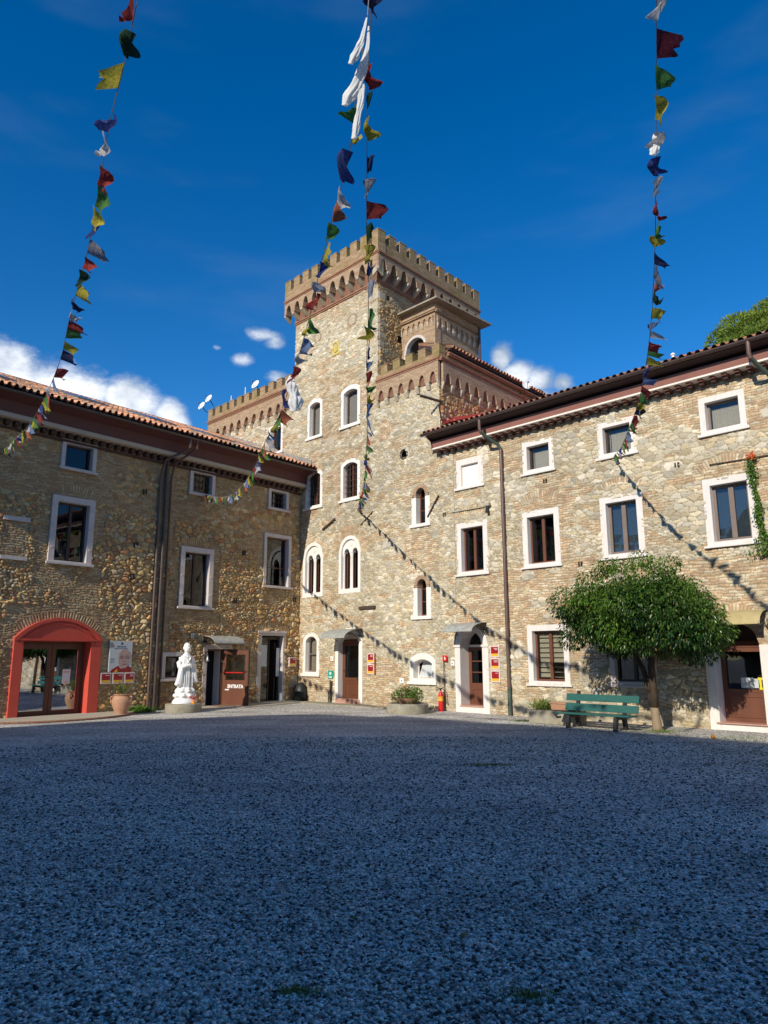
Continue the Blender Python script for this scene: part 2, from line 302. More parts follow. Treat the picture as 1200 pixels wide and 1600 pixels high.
MAT = dict(
    stoneF=attr_mat('front_stone', fine=0.28, dirt=(0.30, 0.23, 0.13), dirt_amt=0.35), stoneA=attr_mat('rubble_stone', fine=0.4, bump=0.8, dirt=(0.12, 0.08, 0.045), dirt_amt=0.5),
    brickF=brick_mat('cornice_brick', (0.43, 0.29, 0.18), (0.31, 0.19, 0.115), (0.42, 0.35, 0.25), moss=None),
    brickT=brick_mat('merlon_brick', (0.40, 0.27, 0.155), (0.28, 0.17, 0.095), (0.40, 0.31, 0.2), moss=(0.22, 0.17, 0.06)),
    brickR=brick_mat('string_course_brick', (0.36, 0.17, 0.10), (0.28, 0.13, 0.08), (0.3, 0.2, 0.14)),
    corbel=flat('corbel_limestone', (0.52, 0.44, 0.32), 0.85, 0.15, 4, 0.3, 40, fine=0.3),
    white=flat('white_stone_casing', (0.76, 0.70, 0.65), 0.75, 0.07, 5, 0.2, 60, fine=0.12, stretch=(3, 3, .5)),
    whiteb=flat('white_marble_casing', (0.80, 0.75, 0.69), 0.6, 0.06, 5, 0.15, 50, stretch=(3, 3, .5), fine=.08),
    casA=flat('grey_stone_casing', (0.60, 0.53, 0.49), 0.8, 0.07, 3, 0.15, 50, fine=0.1),
    inside=flat('dark_interior', (0.018, 0.015, 0.013), 0.9, 0.1), plaster=flat('blind_window_plaster', (0.82, 0.76, 0.70), 0.9, 0.03, 3),
    glass=glass_mat('window_glass', (.88, .87, .82), .05, wav=.03), glassd=glass_mat('dark_window_glass', (0.35, 0.38, 0.4), 0.05, wav=.03), glassr=glass_mat('bright_window_glass', (0.6, 0.66, 0.7), 0.06, wav=0.04),
    brown=flat('brown_painted_wood', (0.14, 0.05, 0.025), 0.45, 0.12, 4, 0.15, 90, stretch=(1, 1, 0.15)), brownl=flat('brown_varnished_wood', (0.15, 0.055, 0.030), 0.45, 0.1, 5, 0.12, 90, stretch=(1, 1, .15)),
    greyw=flat('grey_brown_window_wood', (0.20, 0.15, 0.125), 0.5, 0.08), darkw=flat('dark_window_wood', (0.05, 0.03, 0.022), 0.5, 0.1),
    iron=flat('rusty_iron', (0.075, 0.05, 0.038), 0.75, 0.2, 14, 0.3, 90), blackm=flat('black_metal', (0.02, 0.02, 0.02), 0.5, 0.1),
    gutter=flat('brown_gutter_metal', (0.075, 0.045, 0.038), 0.42, 0.15, 5, metal=0.0, spec=0.6), pipe=flat('brown_downpipe_metal', (0.13, 0.075, 0.06), 0.45, 0.15, 4, spec=0.6), pipeg=flat('green_painted_pipe', (0.07, 0.10, 0.08), 0.6, 0.2, 9),
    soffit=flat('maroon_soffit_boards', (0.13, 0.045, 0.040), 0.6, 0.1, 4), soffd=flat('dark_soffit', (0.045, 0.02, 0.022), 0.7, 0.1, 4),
    fascia=flat('red_brown_fascia', (0.30, 0.13, 0.10), 0.7, 0.08, 3), cream=flat('cream_moulding', (0.52, 0.42, 0.31), 0.8, 0.06, 3), mould=flat('white_moulding', (0.82, 0.74, 0.66), 0.8, 0.05, 3),
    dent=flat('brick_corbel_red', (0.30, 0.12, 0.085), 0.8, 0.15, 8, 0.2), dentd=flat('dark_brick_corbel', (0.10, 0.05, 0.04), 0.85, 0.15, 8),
    tile=attr_mat('roof_tile', rough=0.85, fine=0.3, fscale=25, bump=0.4, dirt=(0.16, 0.12, 0.08), dirt_amt=0.55),
    redp=flat('red_portal_plaster', (0.58, 0.078, 0.048), 0.65, 0.07, 2.5, 0.15, 30, fine=.12), lace=cloth_mat('lace_curtain', (0.72, 0.70, 0.64), 0.3, 0.2),
    greyrefl=cloth_mat('grey_reflection_cloth', (0.34, 0.34, 0.34), 0.3, 0.1), curt=cloth_mat('plain_curtain', (0.50, 0.46, 0.42), 0.3, 0.1),  # the first grey is a painted glass reflection, the second a curtain
    canopy=flat('grey_awning_sheet', (0.42, 0.42, 0.38), 0.6, 0.2, 9, 0.1, 80, fine=0.15), canopyb=flat('ochre_awning_sheet', (0.50, 0.40, 0.19), 0.6, 0.12, 6),
    conc=flat('concrete', (0.36, 0.33, 0.26), 0.9, 0.18, 6, 0.3, 50, fine=0.3, tint=(0.24, 0.21, 0.14)), slab=flat('stone_paving', (0.50, 0.44, 0.34), 0.85, 0.1, 3, 0.2, 30, fine=0.3),
    statue=flat('white_marble', (0.84, 0.83, 0.80), 0.45, 0.03, 5), terra=flat('terracotta', (0.46, 0.25, 0.15), 0.75, 0.1, 8, 0.1), pinkst=flat('pink_stone_step', (0.50, 0.27, 0.20), 0.7, 0.08, 5),
    green=flat('green_bench_paint', (0.022, 0.115, 0.095), 0.45, 0.12, 9, 0.15, 120, stretch=(0.3, 1, 4)), red=flat('fire_red_paint', (0.60, 0.02, 0.02), 0.3, 0.04),
    maroon=flat('maroon_print', (0.30, 0.012, 0.018), 0.4, 0.03), yel=flat('yellow_print', (0.75, 0.42, 0.04), 0.4, 0.03), wht=flat('white_print', (0.8, 0.78, 0.76), 0.5, 0.02), pgrey=flat('pale_grey_print', (0.50, 0.53, 0.54), 0.4, 0.03), dgrey=flat('dark_grey_print', (0.10, 0.11, 0.12), 0.5, 0.03),
    skin=flat('skin_tone_print', (0.46, 0.30, 0.26), 0.5, 0.06, 12), rust=flat('copper_box', (0.25, 0.10, 0.05), 0.5, 0.1), teal=flat('teal_sign', (0.02, 0.30, 0.22), 0.4, 0.03), orange=flat('orange_label', (0.8, 0.3, 0.03), 0.4, 0.03),
    frame=flat('pale_sign_frame', (0.66, 0.55, 0.50), 0.5, 0.03), bark=flat('tree_bark', (0.075, 0.050, 0.032), 0.9, 0.15, 9, 0.6, 40, stretch=(1, 1, .3)), barkl=flat('pale_tree_trunk', (0.30, 0.22, 0.14), 0.9, 0.15, 9, 0.5, 40, stretch=(1, 1, .3)),
    leaf=leaf_mat('citrus_leaf', (0.012, 0.048, 0.008), (0.15, 0.27, 0.03), 0.28, 0.34), leafy=leaf_mat('weathered_leaf', (0.25, 0.16, 0.05), (0.16, 0.2, 0.04), 0.3), pine=leaf_mat('pine_needles', (0.07, 0.14, 0.015), (0.27, 0.34, 0.04), 0.3, 0.6),
    grass=leaf_mat('grass_blades', (0.06, 0.12, 0.02), (0.22, 0.28, 0.06), 0.3), flower=flat('orange_flower', (0.7, 0.12, 0.03), 0.6, 0.1), cord=flat('cord', (0.28, 0.26, 0.24), 0.8, 0.1), rose=flat('red_flower', (0.6, 0.03, 0.03), 0.6, 0.1),
    bk=cloth_mat('blue_flag_cloth', (0.035, 0.07, 0.30)), bn=cloth_mat('navy_flag_cloth', (0.02, 0.035, 0.14)), bl=cloth_mat('pale_blue_flag_cloth', (0.20, 0.29, 0.52)), wh=cloth_mat('white_flag_cloth', (0.66, 0.66, 0.68)), gy=cloth_mat('grey_flag_cloth', (0.30, 0.32, 0.38)),
    rd=cloth_mat('red_flag_cloth', (0.42, 0.045, 0.035)), dr=cloth_mat('dark_red_flag_cloth', (0.20, 0.015, 0.03)), og=cloth_mat('orange_flag_cloth', (0.58, 0.16, 0.07)), gn=cloth_mat('green_flag_cloth', (0.10, 0.30, 0.06)), gd=cloth_mat('dark_green_flag_cloth', (0.015, 0.07, 0.03)), ye=cloth_mat('yellow_flag_cloth', (0.58, 0.50, 0.05)), silk=cloth_mat('white_silk', (0.82, 0.82, 0.82), 0.3, 0.05),
    dish=flat('white_dish_paint', (0.78, 0.78, 0.76), 0.4, 0.03), lead=flat('mortar_flashing', (0.36, 0.33, 0.29), 0.9, 0.2, 6, 0.5, 30, fine=0.4), solar=flat('dark_skylight_glass', (0.03, 0.035, 0.045), 0.12, 0.05, 3, spec=0.8), alu=flat('grey_metal_edge', (0.25, 0.25, 0.26), 0.35, 0.05, metal=0.5),
)

# ---------------------------------------------------------------- numpy noise
def hsh(a, b, k): 
    v = np.sin(a * 127.1 + b * 311.7 + k * 74.7) * 43758.5453; return v - np.floor(v)
def vn(x, y, k):
    ix = np.floor(x); iy = np.floor(y); fx = x - ix; fy = y - iy; fx = fx * fx * (3 - 2 * fx); fy = fy * fy * (3 - 2 * fy)
    return (hsh(ix, iy, k) * (1 - fx) + hsh(ix + 1, iy, k) * fx) * (1 - fy) + (hsh(ix, iy + 1, k) * (1 - fx) + hsh(ix + 1, iy + 1, k) * fx) * fy
def fbm(x, y, k, o=4):
    r = 0; a = 0.5; t = 0
    for i in range(o): r = r + a * vn(x * 2 ** i, y * 2 ** i, k + i * 13); t += a; a *= 0.5
    return r / t
def vor(u, v, k, jit=0.85):
    iu = np.floor(u); iv = np.floor(v); f1 = np.full(u.shape, 9.0); f2 = np.full(u.shape, 9.0); ox = np.zeros(u.shape); oy = np.zeros(u.shape); ia = np.zeros(u.shape); ib = np.zeros(u.shape)
    for dy in (-1, 0, 1):
        for dx in (-2, -1, 0, 1, 2):
            cy = iv + dy; sh = 0.5 * (np.mod(cy, 2)); cx = iu + dx
            px = cx + 0.5 + sh + jit * (hsh(cx, cy, k) - .5); py = cy + .5 + jit * 0.8 * (hsh(cx, cy, k + 5) - .5)
            d = np.sqrt((u - px) ** 2 + (v - py) ** 2)
            c = d < f1; f2 = np.where(c, f1, np.minimum(f2, d)); ia = np.where(c, cx, ia); ib = np.where(c, cy, ib); f1 = np.where(c, d, f1); ox = np.where(c, u - px, ox); oy = np.where(c, v - py, oy)
    VT[0] = ox * (hsh(ia, ib, k + 51) - .5) + oy * (hsh(ia, ib, k + 57) - .5)
    return f1, f2 - f1, hsh(ia, ib, k + 21), hsh(ia, ib, k + 33)
VT = [0]
def sm(x, a, b): t = np.clip((x - a) / (b - a), 0, 1); return t * t * (3 - 2 * t)
def pal(r, cols):
    cols = np.array(cols); i = np.clip((r * len(cols)).astype(int), 0, len(cols) - 1); return cols[i]
def bricks(s, z, k, L=0.25, H=0.07):
    row = np.floor(z / H); off = 0.5 * np.mod(row, 2) + 0.3 * hsh(row, row * 0, k); q = s / L + off; c = np.floor(q)
    e = np.minimum(np.minimum(q - c, 1 - (q - c)) * L, np.minimum(z / H - row, 1 - (z / H - row)) * H)
    return e, hsh(c, row, k + 3), hsh(c, row, k + 8)

def arc_top(s, s0, s1, z1, rise):
    """top height of an opening; rise = 0 is square"""
    if rise <= 0: return z1
    hw = (s1 - s0) / 2; c = (s0 + s1) / 2; R = (hw * hw + rise * rise) / (2 * rise)
    return z1 - R + np.sqrt(np.maximum(R * R - (s - c) ** 2, 0))

PF = [(.50, .44, .32), (.45, .38, .26), (.55, .49, .38), (.42, .38, .29), (.48, .39, .25), (.45, .41, .33), (.57, .51, .41), (.47, .41, .30), (.40, .33, .22), (.50, .43, .31)]
PB = [(.51, .36, .225), (.47, .32, .19), (.57, .45, .30), (.44, .29, .18), (.59, .50, .36), (.52, .42, .27)]
PA = [(.40, .27, .12), (.45, .31, .14), (.36, .23, .10), (.33, .20, .095), (.48, .36, .19), (.38, .19, .09), (.42, .33, .20), (.30, .22, .13), (.46, .27, .11)]
PAB = [(.40, .27, .14), (.46, .32, .17), (.35, .22, .115), (.44, .34, .20)]

def style_front(S, Z, arcs, seed=1, big=0.0, brickf=None):
    ws = S + 0.10 * (fbm(S * 2.1, Z * 2.1, seed) - .5); wz = Z + 0.12 * (fbm(S * 1.3, Z * 1.3, seed + 9) - .5) + 0.04 * (vn(S * 5, Z * 5, seed + 2) - .5) + .022 * (vn(S * 13, Z * 13, seed + 3) - .5)
    f1, e1, r1, q1 = vor(ws / .165, wz / .066, seed + 40, .9); t1 = VT[0]       # thin flat stones
    g1, e2, r2, q2 = vor(ws / (.20 + .04 * big), wz / (.10 + .025 * big), seed + 60, .95); t2 = VT[0]       # medium blocks
    h1, e3, r3, q3 = vor(ws / .48, wz / .26, seed + 80, .9)        # a few large blocks
    eb, rb, qb = bricks(ws, wz, seed, .22, .065)
    reg = fbm(S * .55, Z * .75, seed + 100, 4) + big * 0.12
    med = (reg > .52 - .03 * big) | (hsh(np.floor(r2 * 999), r2 * 0, 3) > .86)
    col = pal(r1, PF); h = sm(e1, .0, .26) * (.6 + .6 * q1 + .9 * t1)
    col = np.where(med[..., None], pal(r2, PF), col); h = np.where(med, sm(e2, .0, .18) * (.6 + .7 * q2 + .9 * t2), h); mo = np.where(med, sm(e2, .01, .075), sm(e1, .015, .14))
    lg = (r3 > .975 - .015 * big) & (e3 > .07); col = np.where(lg[..., None], pal(q3, PF[2:4] + PF[5:7]), col); h = np.where(lg, .9, h); mo = np.where(lg, 1, mo); mo = np.where((r3 > .975 - .015 * big) & (e3 <= .07), .2, mo)
    bz = (fbm(S * .45, Z * 1.1, seed + 200, 4) > .60) | ((vn(S * 1.3, Z * 4.2, seed + 222) > .76))
    if brickf is not None: bz = bz | brickf(S, Z)
    bz = bz & ~lg
    col = np.where(bz[..., None], pal(rb, PB), col); h = np.where(bz, sm(eb, .004, .014) * .55, h); mo = np.where(bz, sm(eb, .003, .012), mo)
    for (sc, zc, r0, r1_, rise) in arcs:     # brick relieving arches
        d = np.hypot(S - sc, Z - zc); a = np.arctan2(S - sc, Z - zc); inn = (d > r0) & (d < r1_) & (np.abs(a) < rise)
        k = np.floor(a * (r0 + r1_) / 2 / .075); ea = np.minimum(a * (r0 + r1_) / 2 / .075 - k, 1 - (a * (r0 + r1_) / 2 / .075 - k))
        col = np.where(inn[..., None], pal(hsh(k, k * 0 + sc, 5), PB) * 1.0, col); mo = np.where(inn, sm(ea, .04, .2), mo); h = np.where(inn, .6 * sm(ea, .05, .3), h)
    mort = np.array((.47, .39, .26)) * (1 + .12 * (vn(S * 3, Z * 3, 5)[..., None] - .5))
    col = col * .9 + np.array((.50, .42, .285)) * .1; col = col * (1 + .5 * (np.where(med, q2, q1)[..., None] - .5)); col = mort * (1 - mo[..., None]) * .50 + col * mo[..., None]
    grime = fbm(S * .35, Z * .28, seed + 300, 4)[..., None]; col = col * (0.79 + .36 * grime)
    base = sm(0.5 - Z + .5 * (fbm(S * 1.4, Z * 2, 77) - .5), -.1, .45)[..., None] * .28; col = col * (1 - base) + np.array((.34, .27, .17)) * base
    return h * .034 + .012 * (fbm(S * 1.2, Z * 1.2, seed + 7) - .5) + .006 * (vn(S * 16, Z * 16, 4) - .5), col

def style_rubble(S, Z, arcs, seed=5, brickf=None, smooth_above=5.4):
    ws = S + 0.16 * (fbm(S * 2.3, Z * 2.3, seed) - .5); wz = Z + 0.22 * (fbm(S * 1.7, Z * 1.7, seed + 9) - .5) + .05 * (vn(S * 6, Z * 6, 2) - .5)
    f1, e1, r1, q1 = vor(ws / .145, wz / .085, seed + 40, 1.0); t1 = VT[0]; g1, e2, r2, q2 = vor(ws / .22, wz / .135, seed + 60, 1.0); t2 = VT[0]
    reg = fbm(S * .7, Z * .8, seed + 100, 4); med = reg > .52
    hh = np.where(med, sm(e2, .0, .34) ** .7 * (.55 + .65 * q2 + 1.3 * t2) * 1.25, sm(e1, .0, .38) ** .7 * (.5 + .7 * q1 + 1.2 * t1)) + .25 * (vn(S * 21, Z * 21, 6) - .5)
    mo = np.where(med, sm(e2, .02, .10), sm(e1, .02, .13)); col = np.where(med[..., None], pal(r2, PA), pal(r1, PA)) * 1.22 * (1 + .45 * (np.where(med, q2, q1)[..., None] - .5))
    amp = .048
    eb, rb, qb = bricks(ws, wz, seed, .24, .068)
    bz = (fbm(S * .5, Z * .9, seed + 200, 4) > .66)
    if brickf is not None: bz = bz | brickf(S, Z)
    up = sm(Z + .5 * (fbm(S * .8, Z * .8, 31) - .5), smooth_above, smooth_above + .5)
    hh = hh * (1 - .72 * up); bz = bz | ((up > .5) & (fbm(S * .8, Z * 1.4, 88, 4) > .48))
    col = col * (1 - .10 * up[..., None])
    for (sc, zc, r0, r1_, rise) in arcs:
        d = np.hypot(S - sc, Z - zc); a = np.arctan2(S - sc, Z - zc); inn = (d > r0) & (d < r1_) & (np.abs(a) < rise); q = a * (r0 + r1_) / 2 / .08; k = np.floor(q); ea = np.minimum(q - k, 1 - (q - k))
        col = np.where(inn[..., None], pal(hsh(k, k * 0 + sc, 5), PAB) * 1.15, col); mo = np.where(inn, sm(ea, .06, .25), mo); hh = np.where(inn, .35 * sm(ea, .05, .3), hh); bz = bz & ~inn
    col = np.where(bz[..., None], pal(rb, PAB), col); hh = np.where(bz, sm(eb, .002, .014) * .34 + .16 * qb, hh); mo = np.where(bz, sm(eb, .003, .013), mo)
    mort = np.array((.27, .195, .12)); col = mort * (1 - mo[..., None]) + col * mo[..., None]; col = col * (0.8 + .4 * fbm(S * .4, Z * .35, seed + 300)[..., None])
    return hh * amp + .03 * (fbm(S * 1.1, Z * 1.1, seed + 7) - .5) + .012 * (vn(S * 14, Z * 14, 4) - .5), col

def masonry(name, fr, s0, s1, z0, z1, res, holes, style, parent, mat, mask=None, **kw):
    """stone wall face as a displaced sheet in relief; holes = (s0, s1, z0, z1, rise)"""
    ns = int(round((s1 - s0) / res)) + 1; nz = int(round((z1 - z0) / res)) + 1
    a = np.linspace(s0, s1, ns); b = np.linspace(z0, z1, nz); S, Z = np.meshgrid(a, b)
    h, col = style(S, Z, **kw)
    ed = np.minimum(sm(S, s0, s0 + .05), 1 - sm(S, s1 - .05, s1)) if kw.get('_', 1) else 1; h = h * ed
    base = root_loc(parent); o = np.array(fr.o) - np.array(base); d = np.array(fr.d); n = np.array(fr.n)
    P = o + S[..., None] * d + h[..., None] * n; P[..., 2] += Z
    sc = (S[:-1, :-1] + S[1:, 1:]) / 2; zc = (Z[:-1, :-1] + Z[1:, 1:]) / 2; keep = np.ones(sc.shape, bool)
    for (a0, a1, b0, b1, ri) in holes: keep &= ~((sc > a0) & (sc < a1) & (zc > b0) & (zc < arc_top(sc, a0, a1, b1, ri)))
    if mask is not None: keep &= mask(sc, zc)
    idx = np.arange(ns * nz).reshape(nz, ns); q = np.stack([idx[:-1, :-1], idx[:-1, 1:], idx[1:, 1:], idx[1:, :-1]], -1)[keep]
    if np.dot(np.cross(d, (0, 0, 1)), n) < 0: q = q[:, ::-1]
    used = np.unique(q); rem = np.full(ns * nz, -1); rem[used] = np.arange(len(used)); q = rem[q]
    V = P.reshape(-1, 3)[used]; C = col.reshape(-1, 3)[used]
    return grid_mesh(name, V, q, C, mat, parent)
def grid_mesh(name, V, q, C, mat, parent, smooth=True):
    me = bpy.data.meshes.new(name); me.vertices.add(len(V)); me.vertices.foreach_set('co', V.astype(np.float32).ravel())
    k = q.shape[1]; me.loops.add(q.size); me.loops.foreach_set('vertex_index', q.astype(np.int32).ravel()); me.polygons.add(len(q))
    me.polygons.foreach_set('loop_start', np.arange(0, q.size, k, dtype=np.int32)); me.polygons.foreach_set('loop_total', np.full(len(q), k, dtype=np.int32))
    me.polygons.foreach_set('use_smooth', np.full(len(q), smooth)); me.update(calc_edges=True)
    if C is not None:
        ca = me.color_attributes.new('Col', 'FLOAT_COLOR', 'POINT'); ca.data.foreach_set('color', np.concatenate([np.clip(C, 0, 1), np.ones((len(C), 1))], 1).astype(np.float32).ravel())
    return finish(name, me, mat, parent)

# ---------------------------------------------------------------- openings
def path(s0, s1, z0, z1, rise=0, k=10):
    pts = [(s0, z0)]
    for i in range(k + 1):
        s = s0 + (s1 - s0) * i / k; pts.append((s, float(arc_top(np.array(s), s0, s1, z1, rise)) if rise > 0 else z1))
    pts.append((s1, z0)); return pts
def window(parent, fr, s0, s1, z0, z1, rise=0, cw=.17, cwb=None, deep=.24, proud=.03, mat='white', sill=.10, sillo=.06, leaves=2, wood='brown', glass='glass', curtain=None, bars=False, open_left=False, fw=.055, topw=None, trans=None, blank=False):
    """stone casing with its sill, sash, glass, curtain and bars as pieces of it"""
    cwb = cw if cwb is None else cwb; topw = cw if topw is None else topw
    mb = MB(); i0, i1, j0, j1 = s0 + cw, s1 - cw, z0 + cwb, z1 - topw
    ri = 0 if rise <= 0 else max(.02, rise * (i1 - i0) / (s1 - s0)); inn = path(i0, i1, j0, j1, ri); out = path(s0, s1, z0, z1, rise)
    mb.ring(fr, inn, out, -deep, proud); c = obj('window', mb, MAT[mat], parent, bevel=.006)
    if sill > 0:
        m2 = MB(); m2.box(fr, s0 - sillo, s1 + sillo, proud + .002, proud + .055, z0 - .01, z0 + sill * .75); obj('sill', m2, MAT[mat], c, bevel=.006)
    if blank:
        m2 = MB(); m2.prism(fr, inn, -.10, -.06); obj('blind_panel', m2, MAT['plaster'], c); return c
    nw = -deep + .06
    m3 = MB(); f1 = path(i0 + fw, i1 - fw, j0 + fw, j1 - fw, ri * .85 if ri else 0); m3.ring(fr, f1, inn, nw, nw + .05)
    cx = (i0 + i1) / 2
    if leaves == 2: m3.box(fr, cx - fw * .8, cx + fw * .8, nw + .004, nw + .058, j0 + fw + .002, j1 - fw - .002 - (ri * .15))
    if trans: 
        for t in trans: m3.box(fr, i0 + fw, i1 - fw, nw + .002, nw + .045, j0 + (j1 - j0) * t - .018, j0 + (j1 - j0) * t + .018)
    if open_left:   # a leaf turned inward beside the left jamb
        hw = cx - i0
        for u in (0.06, hw - .04):
            m3.box(fr, i0 + .06 + u * .12, i0 + .12 + u * .12, nw - u - .05, nw - u, j0 + .03, j1 - .03)
    obj('sash', m3, MAT[wood], c)
    m4 = MB(); m4.prism(fr, [p for p in f1], nw + .018, nw + .026); obj('glass', m4, MAT[glass], c)
    if curtain:
        nn = 60; V = []; 
        for k, zz in enumerate((j0 + .02, (j0 + j1) / 2, j1 - .12)):
            for i in range(nn + 1):
                s = i0 + .06 + (i1 - i0 - .12) * i / nn; V.append(fr(s, nw - .06 + .018 * math.sin(i * 1.35 + .4 * math.sin(i * .5)) * (1.2 - .3 * k), zz))
        m5 = MB(); m5.add(V, [(k * (nn + 1) + i, k * (nn + 1) + i + 1, (k + 1) * (nn + 1) + i + 1, (k + 1) * (nn + 1) + i) for k in range(2) for i in range(nn)]); obj('curtain', m5, MAT[curtain], c, smooth=True)
    if bars:
        m6 = MB(); nb = bars if isinstance(bars, int) and bars > 1 else 4
        for i in range(nb):
            s = i0 + (i1 - i0) * (i + 1) / (nb + 1); m6.box(fr, s - .009, s + .009, -.06, -.042, j0, float(arc_top(np.array(s), i0, i1, j1, ri)))
        nh = max(3, int((j1 - j0) / .19))
        for i in range(1, nh): zz = j0 + (j1 - j0) * i / nh; m6.box(fr, i0, i1, -.075, -.062, zz - .008, zz + .008)
        obj('bars', m6, MAT['iron'], c)
    return c
def hole_of(s0, s1, z0, z1, rise=0, e=.05): return (s0 + e, s1 - e, z0 + e, z1 - e, rise * .9 if rise else 0)
def plaque(name, label, fr, s0, s1, z0, z1, kind=0, th=.035, cat='sign', group=None):
    t = thing(name, label, cat, fr((s0 + s1) / 2, 0, z0), group)
    q0 = .055 if fr is FA else .015
    mb = MB(); mb.box(fr, s0, s1, q0 - .04, q0 + th, z0, z1); obj('frame', mb, MAT['frame'], t, bevel=.004)
    w = s1 - s0; h = z1 - z0; e = .035 if w > .2 else .02; n = q0 + th
    mb = MB(); mb.box(fr, s0 + e, s1 - e, n, n + .004, z0 + e + h * .22, z1 - e); obj('maroon_field', mb, MAT['maroon'], t)
    mb = MB(); mb.box(fr, s0 + e, s1 - e, n, n + .004, z0 + e, z0 + e + h * .22 - .001); obj('yellow_band', mb, MAT['yel'], t)
    mb = MB(); sgn = 1 if fr is FF else -1; r = random.Random(int(s0 * 100 + z0 * 1000))
    for k in range(1 + kind):
        L = w * (.26 + .2 * r.random()); a = (s1 - e - .02) if sgn > 0 else (s0 + e + .02 + L); zz = z1 - e - .035 - k * .032
        nn = 5
        for q in range(nn): mb.box(fr, a - L + q * L / nn, a - L + (q + .7) * L / nn, n + .004, n + .006, zz - .014, zz)
    obj('lettering', mb, MAT['wht'], t); return t

# ================================================================= GROUND
def gravel_mat():
    m, nt, b = new_mat('gravel'); L = nt.links
    tc = nd(nt, 'ShaderNodeTexCoord'); P = tc.outputs['Object']
    v1 = nd(nt, 'ShaderNodeTexVoronoi', Scale=50, Randomness=1.0); L.new(P, v1.inputs['Vector'])
    v2 = nd(nt, 'ShaderNodeTexVoronoi', Scale=50, _feature='DISTANCE_TO_EDGE'); L.new(P, v2.inputs['Vector'])
    v3 = nd(nt, 'ShaderNodeTexVoronoi', Scale=17, Randomness=1.0); L.new(P, v3.inputs['Vector'])
    sp = nd(nt, 'ShaderNodeSeparateColor'); L.new(v1.outputs['Color'], sp.inputs[0])
    cr = nd(nt, 'ShaderNodeValToRGB'); L.new(sp.outputs[0], cr.inputs[0])
    E = cr.color_ramp; E.elements[0].position = 0; E.elements[0].color = (.10, .095, .09, 1); E.elements[1].position = 1; E.elements[1].color = (.90, .88, .86, 1)
    for p, c in ((.2, (.40, .37, .33)), (.5, (.72, .68, .61)), (.75, (.82, .78, .70)), (.88, (.88, .85, .80))): q = E.elements.new(p); q.color = (*c, 1)
    ed = nd(nt, 'ShaderNodeMapRange', From_Min=0.0, From_Max=0.12, To_Min=0.22, To_Max=1.22); L.new(v2.outputs[0], ed.inputs[0])
    mx = nd(nt, 'ShaderNodeMix', _data_type='RGBA', _blend_type='MULTIPLY'); mx.inputs[0].default_value = 1; L.new(cr.outputs[0], mx.inputs[6]); L.new(ed.outputs[0], mx.inputs[7])
    mp = nd(nt, 'ShaderNodeMapping', Scale=(.6, 1.5, 1), Rotation=(0, 0, .25)); L.new(P, mp.inputs[0]); n1 = nd(nt, 'ShaderNodeTexNoise', Scale=0.6, Detail=6, Roughness=.62); L.new(mp.outputs[0], n1.inputs['Vector'])
    r1 = nd(nt, 'ShaderNodeMapRange', From_Min=.3, From_Max=.7, To_Min=.66, To_Max=1.36); L.new(n1.outputs[0], r1.inputs[0])
    m2 = nd(nt, 'ShaderNodeMix', _data_type='RGBA', _blend_type='MULTIPLY'); m2.inputs[0].default_value = 1; L.new(mx.outputs[2], m2.inputs[6]); L.new(r1.outputs[0], m2.inputs[7])
    n2 = nd(nt, 'ShaderNodeTexNoise', Scale=1.3, Detail=6, Roughness=.7); L.new(P, n2.inputs['Vector'])
    r2 = nd(nt, 'ShaderNodeMapRange', From_Min=.68, From_Max=.78, To_Max=.55); L.new(n2.outputs[0], r2.inputs[0])
    m3 = nd(nt, 'ShaderNodeMix', _data_type='RGBA'); m3.inputs[7].default_value = (.10, .13, .05, 1); L.new(r2.outputs[0], m3.inputs[0]); L.new(m2.outputs[2], m3.inputs[6])
    mp5 = nd(nt, 'ShaderNodeMapping', Scale=(.45, 1.1, 1), Rotation=(0, 0, .3)); L.new(P, mp5.inputs[0]); n5 = nd(nt, 'ShaderNodeTexNoise', Scale=.9, Detail=5, Roughness=.55); L.new(mp5.outputs[0], n5.inputs['Vector'])
    r5 = nd(nt, 'ShaderNodeMapRange', From_Min=.56, From_Max=.72, To_Max=.5); L.new(n5.outputs[0], r5.inputs[0]); m5 = nd(nt, 'ShaderNodeMix', _data_type='RGBA'); m5.inputs[7].default_value = (.86, .82, .72, 1); L.new(r5.outputs[0], m5.inputs[0]); L.new(m3.outputs[2], m5.inputs[6]); m3 = m5  # pale streaks: light thrown back by windows, put into the gravel colour
    n6 = nd(nt, 'ShaderNodeTexNoise', Scale=13, Detail=3, Roughness=.8); L.new(P, n6.inputs['Vector']); r6 = nd(nt, 'ShaderNodeMapRange', From_Min=.36, From_Max=.64, To_Min=.52, To_Max=1.30); L.new(n6.outputs[0], r6.inputs[0])
    m6 = nd(nt, 'ShaderNodeMix', _data_type='RGBA', _blend_type='MULTIPLY'); m6.inputs[0].default_value = 1; L.new(m3.outputs[2], m6.inputs[6]); L.new(r6.outputs[0], m6.inputs[7]); m3 = m6
    L.new(m3.outputs[2], b.inputs['Base Color']); b.inputs['Roughness'].default_value = .85; b.inputs['Specular IOR Level'].default_value = .25
    ih = nd(nt, 'ShaderNodeMath', _operation='SUBTRACT'); ih.inputs[0].default_value = 1; L.new(v1.outputs['Distance'], ih.inputs[1])
    i3 = nd(nt, 'ShaderNodeMath', _operation='MULTIPLY_ADD'); i3.inputs[1].default_value = -.8; L.new(v3.outputs['Distance'], i3.inputs[0]); L.new(ih.outputs[0], i3.inputs[2])
    bp = nd(nt, 'ShaderNodeBump', Strength=1.0, Distance=.022); L.new(i3.outputs[0], bp.inputs['Height']); L.new(bp.outputs[0], b.inputs['Normal'])
    return m
MAT['gravel'] = gravel_mat()
